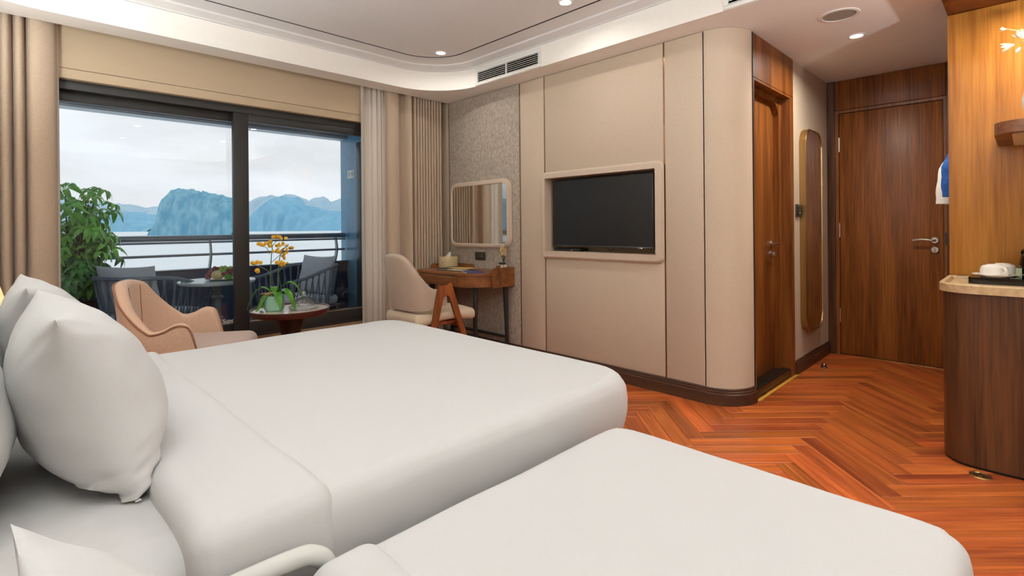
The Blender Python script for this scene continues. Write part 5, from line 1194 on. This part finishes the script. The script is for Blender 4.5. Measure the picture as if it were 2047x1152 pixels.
def bunch(label, m, spots_):
    t = thing('grapes', label, 'grapes', fruit_at(*spots_[0]))
    me = sphere_mesh('grape', 0.0155, m, 2, (1, 1, 1.12)); base = fruit_at(*spots_[0])
    for s in spots_:
        o = bpy.data.objects.new('grape', me); COL.objects.link(o); o.parent = t; o.location = fruit_at(*s) - base; o.rotation_euler = (R_.uniform(-1, 1), R_.uniform(-1, 1), 0)
    b = bm_(); tube(b, smooth_path([fruit_at(s[0], s[1] + 0.012, s[2]) for s in spots_[::3]], 4), 0.002, 5); link('stalk', b, stem_m, t)
bunch('bunch of red grapes at the left of the fruit plate', grape_r, [(-0.118, 0.040, -0.03), (-0.098, 0.028, -0.06), (-0.085, 0.052, -0.05), (-0.108, 0.066, 0.0), (-0.082, 0.080, -0.01), (-0.062, 0.068, -0.05), (-0.066, 0.100, 0.0), (-0.044, 0.092, 0.01), (-0.052, 0.040, -0.07), (-0.034, 0.075, 0.03), (-0.120, 0.022, -0.02), (-0.094, 0.044, -0.02), (-0.022, 0.10, 0.02), (-0.074, 0.024, -0.075)])
bunch('bunch of green grapes on top of the fruit plate', grape_g, [(-0.012, 0.100, 0.0), (0.010, 0.086, -0.03), (0.014, 0.104, 0.01), (0.034, 0.092, -0.02), (0.038, 0.074, -0.05), (0.058, 0.088, 0.0), (-0.004, 0.080, -0.03), (0.052, 0.098, 0.02), (0.022, 0.068, -0.06), (0.070, 0.080, 0.02)])
bunch('few dusky red grapes at the middle right of the fruit plate', mat('dusky_grape', rgb(150, 78, 74), 0.3), [(0.046, 0.054, -0.075), (0.066, 0.058, -0.065), (0.086, 0.062, -0.05), (0.076, 0.084, -0.03), (0.092, 0.078, -0.01)])
me = sphere_mesh('melon', 0.044, noise_mat('yellow_melon', rgb(206, 186, 120), rgb(226, 212, 156), (40, 40, 40), 0.5), 3, (1.15, 0.95, 0.9)); o = bpy.data.objects.new('mango', me); COL.objects.link(o); o.location = fruit_at(-0.008, 0.044, -0.06); o.rotation_euler = (0, 0, RT); tag(o, 'pale yellow oval fruit at the front of the plate', 'fruit')
me = sphere_mesh('lime', 0.027, mat('green_fruit', rgb(92, 158, 48), 0.35), 3, (1.2, 0.95, 0.95)); o = bpy.data.objects.new('lime', me); COL.objects.link(o); o.location = fruit_at(0.088, 0.030, -0.075); o.rotation_euler = (0, 0.1, RT); tag(o, 'green oval fruit at the front right of the plate', 'fruit')
pe = noise_mat('peach_skin', rgb(206, 138, 108), rgb(220, 164, 126), (30, 30, 30), 0.6)
for u, v, w_, lb in ((0.118, 0.046, -0.01, 'peach coloured round fruit at the right end of the plate, nearer'), (0.108, 0.066, 0.035, 'peach coloured round fruit at the right of the plate, farther')):
    me = sphere_mesh('peach', 0.031, pe, 3); o = bpy.data.objects.new('peach', me); COL.objects.link(o); o.location = fruit_at(u, v, w_); tag(o, lb, 'fruit')
b = bm_(); pp = smooth_path([fruit_at(0.100, 0.085, 0.0), fruit_at(0.122, 0.115, 0.0), fruit_at(0.132, 0.145, 0.0), fruit_at(0.150, 0.165, 0.01)], 6); tube(b, pp, [0.006 + 0.011 * math.sin(PI * i / (len(pp) - 1)) for i in range(len(pp))], 10); tag(link('green_pear', b, mat('pear_green', rgb(104, 158, 58), 0.4)), 'green curved fruit with a stalk standing up behind the plate', 'fruit')

# potted plant at the left end of the balcony
GX, GY = 0.38, 5.42
pl = thing('potted_plant', 'bushy green umbrella plant in a dark planter at the left of the balcony', 'potted plant', (GX, GY, DZ))
b = bm_(); lathe(b, [(0, 0), (0.13, 0), (0.16, 0.34), (0.17, 0.36), (0.155, 0.36), (0.15, 0.32), (0, 0.32)], (GX, GY, DZ), 28); link('planter', b, mat('planter_dark', rgb(52, 50, 50), 0.6), pl)
b = bm_(); lathe(b, [(0, 0.325), (0.151, 0.322), (0, 0.318)], (GX, GY, DZ), 20); link('soil', b, noise_mat('soil', rgb(40, 30, 22), rgb(66, 50, 36), (60, 60, 60), 0.95, 0.5), pl)
bark_m = mat('plant_bark', rgb(70, 62, 46), 0.8)
lf_a = noise_mat('umbrella_leaf_light', rgb(92, 176, 60), rgb(140, 212, 92), (14, 14, 14), 0.35); lf_b = noise_mat('umbrella_leaf_dark', rgb(48, 118, 56), rgb(84, 160, 76), (14, 14, 14), 0.35)
def whorl(m, n):
    b = bm_()
    for k in range(n):
        a = 2 * PI * k / n + R_.uniform(-.15, .15); L_ = 0.088 * R_.uniform(0.85, 1.15); lo = []
        d = Vector((math.cos(a), math.sin(a), 0)); s = Vector((-d.y, d.x, 0))
        for i in range(7):
            f = i / 6; r = 0.018 + L_ * f; z = 0.015 * math.sin(PI * f) - 0.055 * f * f; w_ = 0.021 * (math.sin(PI * (0.04 + 0.92 * f)) ** 0.8) if i > 0 else 0.0022
            c = d * r + Vector((0, 0, z)); lo.append([c - s * w_ + Vector((0, 0, w_ * 0.3)), c, c + s * w_ + Vector((0, 0, w_ * 0.3)), c - Vector((0, 0, 0.0012))])
        ring_strip(b, lo, True, True, True)
        tube(b, [(0, 0, 0), d * 0.020], 0.0016, 4)
    bmesh.ops.recalc_face_normals(b, faces=b.faces[:]); me = bpy.data.meshes.new('leaf'); b.to_mesh(me); b.free(); me.materials.append(m); return me
ws = [whorl(lf_a, 8), whorl(lf_b, 8), whorl(lf_a, 7), whorl(lf_b, 9)]
for k in range(16):
    a = 2 * PI * k / 16 + R_.uniform(-.2, .2); tilt = R_.uniform(0.05, 0.34); H_ = R_.uniform(0.52, 0.90)
    p0 = Vector((GX + 0.04 * math.cos(a), GY + 0.04 * math.sin(a), DZ + 0.32)); p1 = p0 + Vector((math.cos(a) * tilt * 0.9, math.sin(a) * tilt * 0.75, H_))
    pm_ = p0.lerp(p1, 0.5) + Vector((math.cos(a), math.sin(a), 0)) * -0.03
    st = smooth_path([p0, pm_, p1], 6); b = bm_(); tube(b, st, [0.009 - 0.005 * i / (len(st) - 1) for i in range(len(st))], 7); link('branch', b, bark_m, pl)
    for j in range(11):
        f = 0.2 + 0.8 * j / 10; i = f * (len(st) - 1); c = st[int(i)].lerp(st[min(int(i) + 1, len(st) - 1)], i - int(i))
        az = R_.uniform(0, 2 * PI) if j < 10 else a; ou = (0.11 + 0.08 * R_.random()) * (1.0 if j < 10 else 0.25)
        e = c + Vector((math.cos(az) * ou, math.sin(az) * ou * 0.9, R_.uniform(0.01, 0.07) if j < 10 else 0.06))
        if e.y > 5.68: e.y = 5.68
        if e.y < 4.66: e.y = 4.66
        b = bm_(); tube(b, [c, c.lerp(e, 0.5) + Vector((0, 0, 0.015)), e], 0.0022, 5); link('stalk', b, stem_m, pl)
        o = bpy.data.objects.new('leaf', ws[(0 if e.z > DZ + 0.74 else 1) + 2 * R_.randint(0, 1)]); COL.objects.link(o); o.parent = pl
        nrm = Vector((math.cos(az) * 0.6 + R_.uniform(-.3, .3), math.sin(az) * 0.6 + R_.uniform(-.3, .3), 1)).normalized()
        o.matrix_basis = Matrix.Translation(e - Vector((GX, GY, DZ))) @ nrm.to_track_quat('Z', 'Y').to_matrix().to_4x4() @ Matrix.Rotation(R_.uniform(0, 1), 4, 'Z') @ Matrix.Scale(R_.uniform(0.8, 1.1), 4)

# sign, tap and window sticker
sg = thing('safety_sign', 'white sign with two round symbols on the blue balcony side wall', 'sign', (2.914, 5.62, 1.78))
b = bm_(); box(b, 2.9125, 2.9148, 5.545, 5.700, 1.735, 1.825); link('sheet', b, white_plastic, sg, smooth=False)
ink = mat('sign_ink', rgb(70, 100, 130), 0.6)
for k, y in enumerate((5.585, 5.660)):
    b = bm_(); tube(b, [(2.9122, y + 0.024 * math.cos(2 * PI * i / 20), 1.787 + 0.024 * math.sin(2 * PI * i / 20)) for i in range(20)], 0.0024, 5, closed=True)
    if k == 0: box(b, 2.9119, 2.9126, y - 0.004, y + 0.004, 1.775, 1.797); tube(b, [(2.9121, y - 0.015, 1.802), (2.9121, y + 0.015, 1.772)], 0.002, 4)
    else: box(b, 2.9119, 2.9126, y - 0.003, y + 0.006, 1.772, 1.790); lathe(b, [(0, -0.0004), (0.005, -0.0004), (0.005, 0.0004), (0, 0.0004)], (2.9122, y, 1.799), 10, 'X')
    link('symbol', b, ink, sg, smooth=False)
    b = bm_()
    for r_, wv in ((1.757, 0.026), (1.749, 0.020)): box(b, 2.9121, 2.9126, y - wv, y + wv, r_ - 0.0016, r_ + 0.0016)
    link('caption', b, ink, sg, smooth=False)
tp_ = thing('tap', 'chrome garden tap on the balcony side wall', 'tap', (2.915, 5.60, 0.40))
b = bm_(); tube(b, [(2.915, 5.60, 0.40), (2.83, 5.60, 0.40)], 0.013, 12); tube(b, smooth_path([(2.85, 5.60, 0.40), (2.815, 5.60, 0.398), (2.79, 5.60, 0.375), (2.788, 5.60, 0.345)], 5), 0.011, 10); link('spout', b, chrome, tp_)
b = bm_(); tube(b, [(2.85, 5.60, 0.40), (2.85, 5.60, 0.432)], 0.008, 10); tube(b, [(2.82, 5.60, 0.436), (2.885, 5.60, 0.436)], 0.006, 8); link('lever', b, chrome, tp_)
cu = bpy.data.curves.new('glass_mark', 'FONT'); cu.body = 'Super'; cu.size = 0.042; cu.extrude = 0.0003; cu.shear = 0.2; cu.offset = 0.0006
me_o = bpy.data.objects.new('glass_mark', cu); COL.objects.link(me_o)
dg = bpy.context.evaluated_depsgraph_get(); me = bpy.data.meshes.new_from_object(me_o.evaluated_get(dg)); bpy.data.objects.remove(me_o)
me.transform(Matrix.Translation((1.205, 4.4235, 0.414)) @ Matrix.Rotation(PI / 2, 4, 'X')); me.materials.clear(); me.materials.append(white_plastic)
o = bpy.data.objects.new('glass_mark', me); COL.objects.link(o); o.parent = sl

for o in list(bpy.data.objects):
    if o.type == 'MESH' and o.parent is None and 'category' not in o and o.get('kind') != 'structure': print('UNTAGGED', o.name)
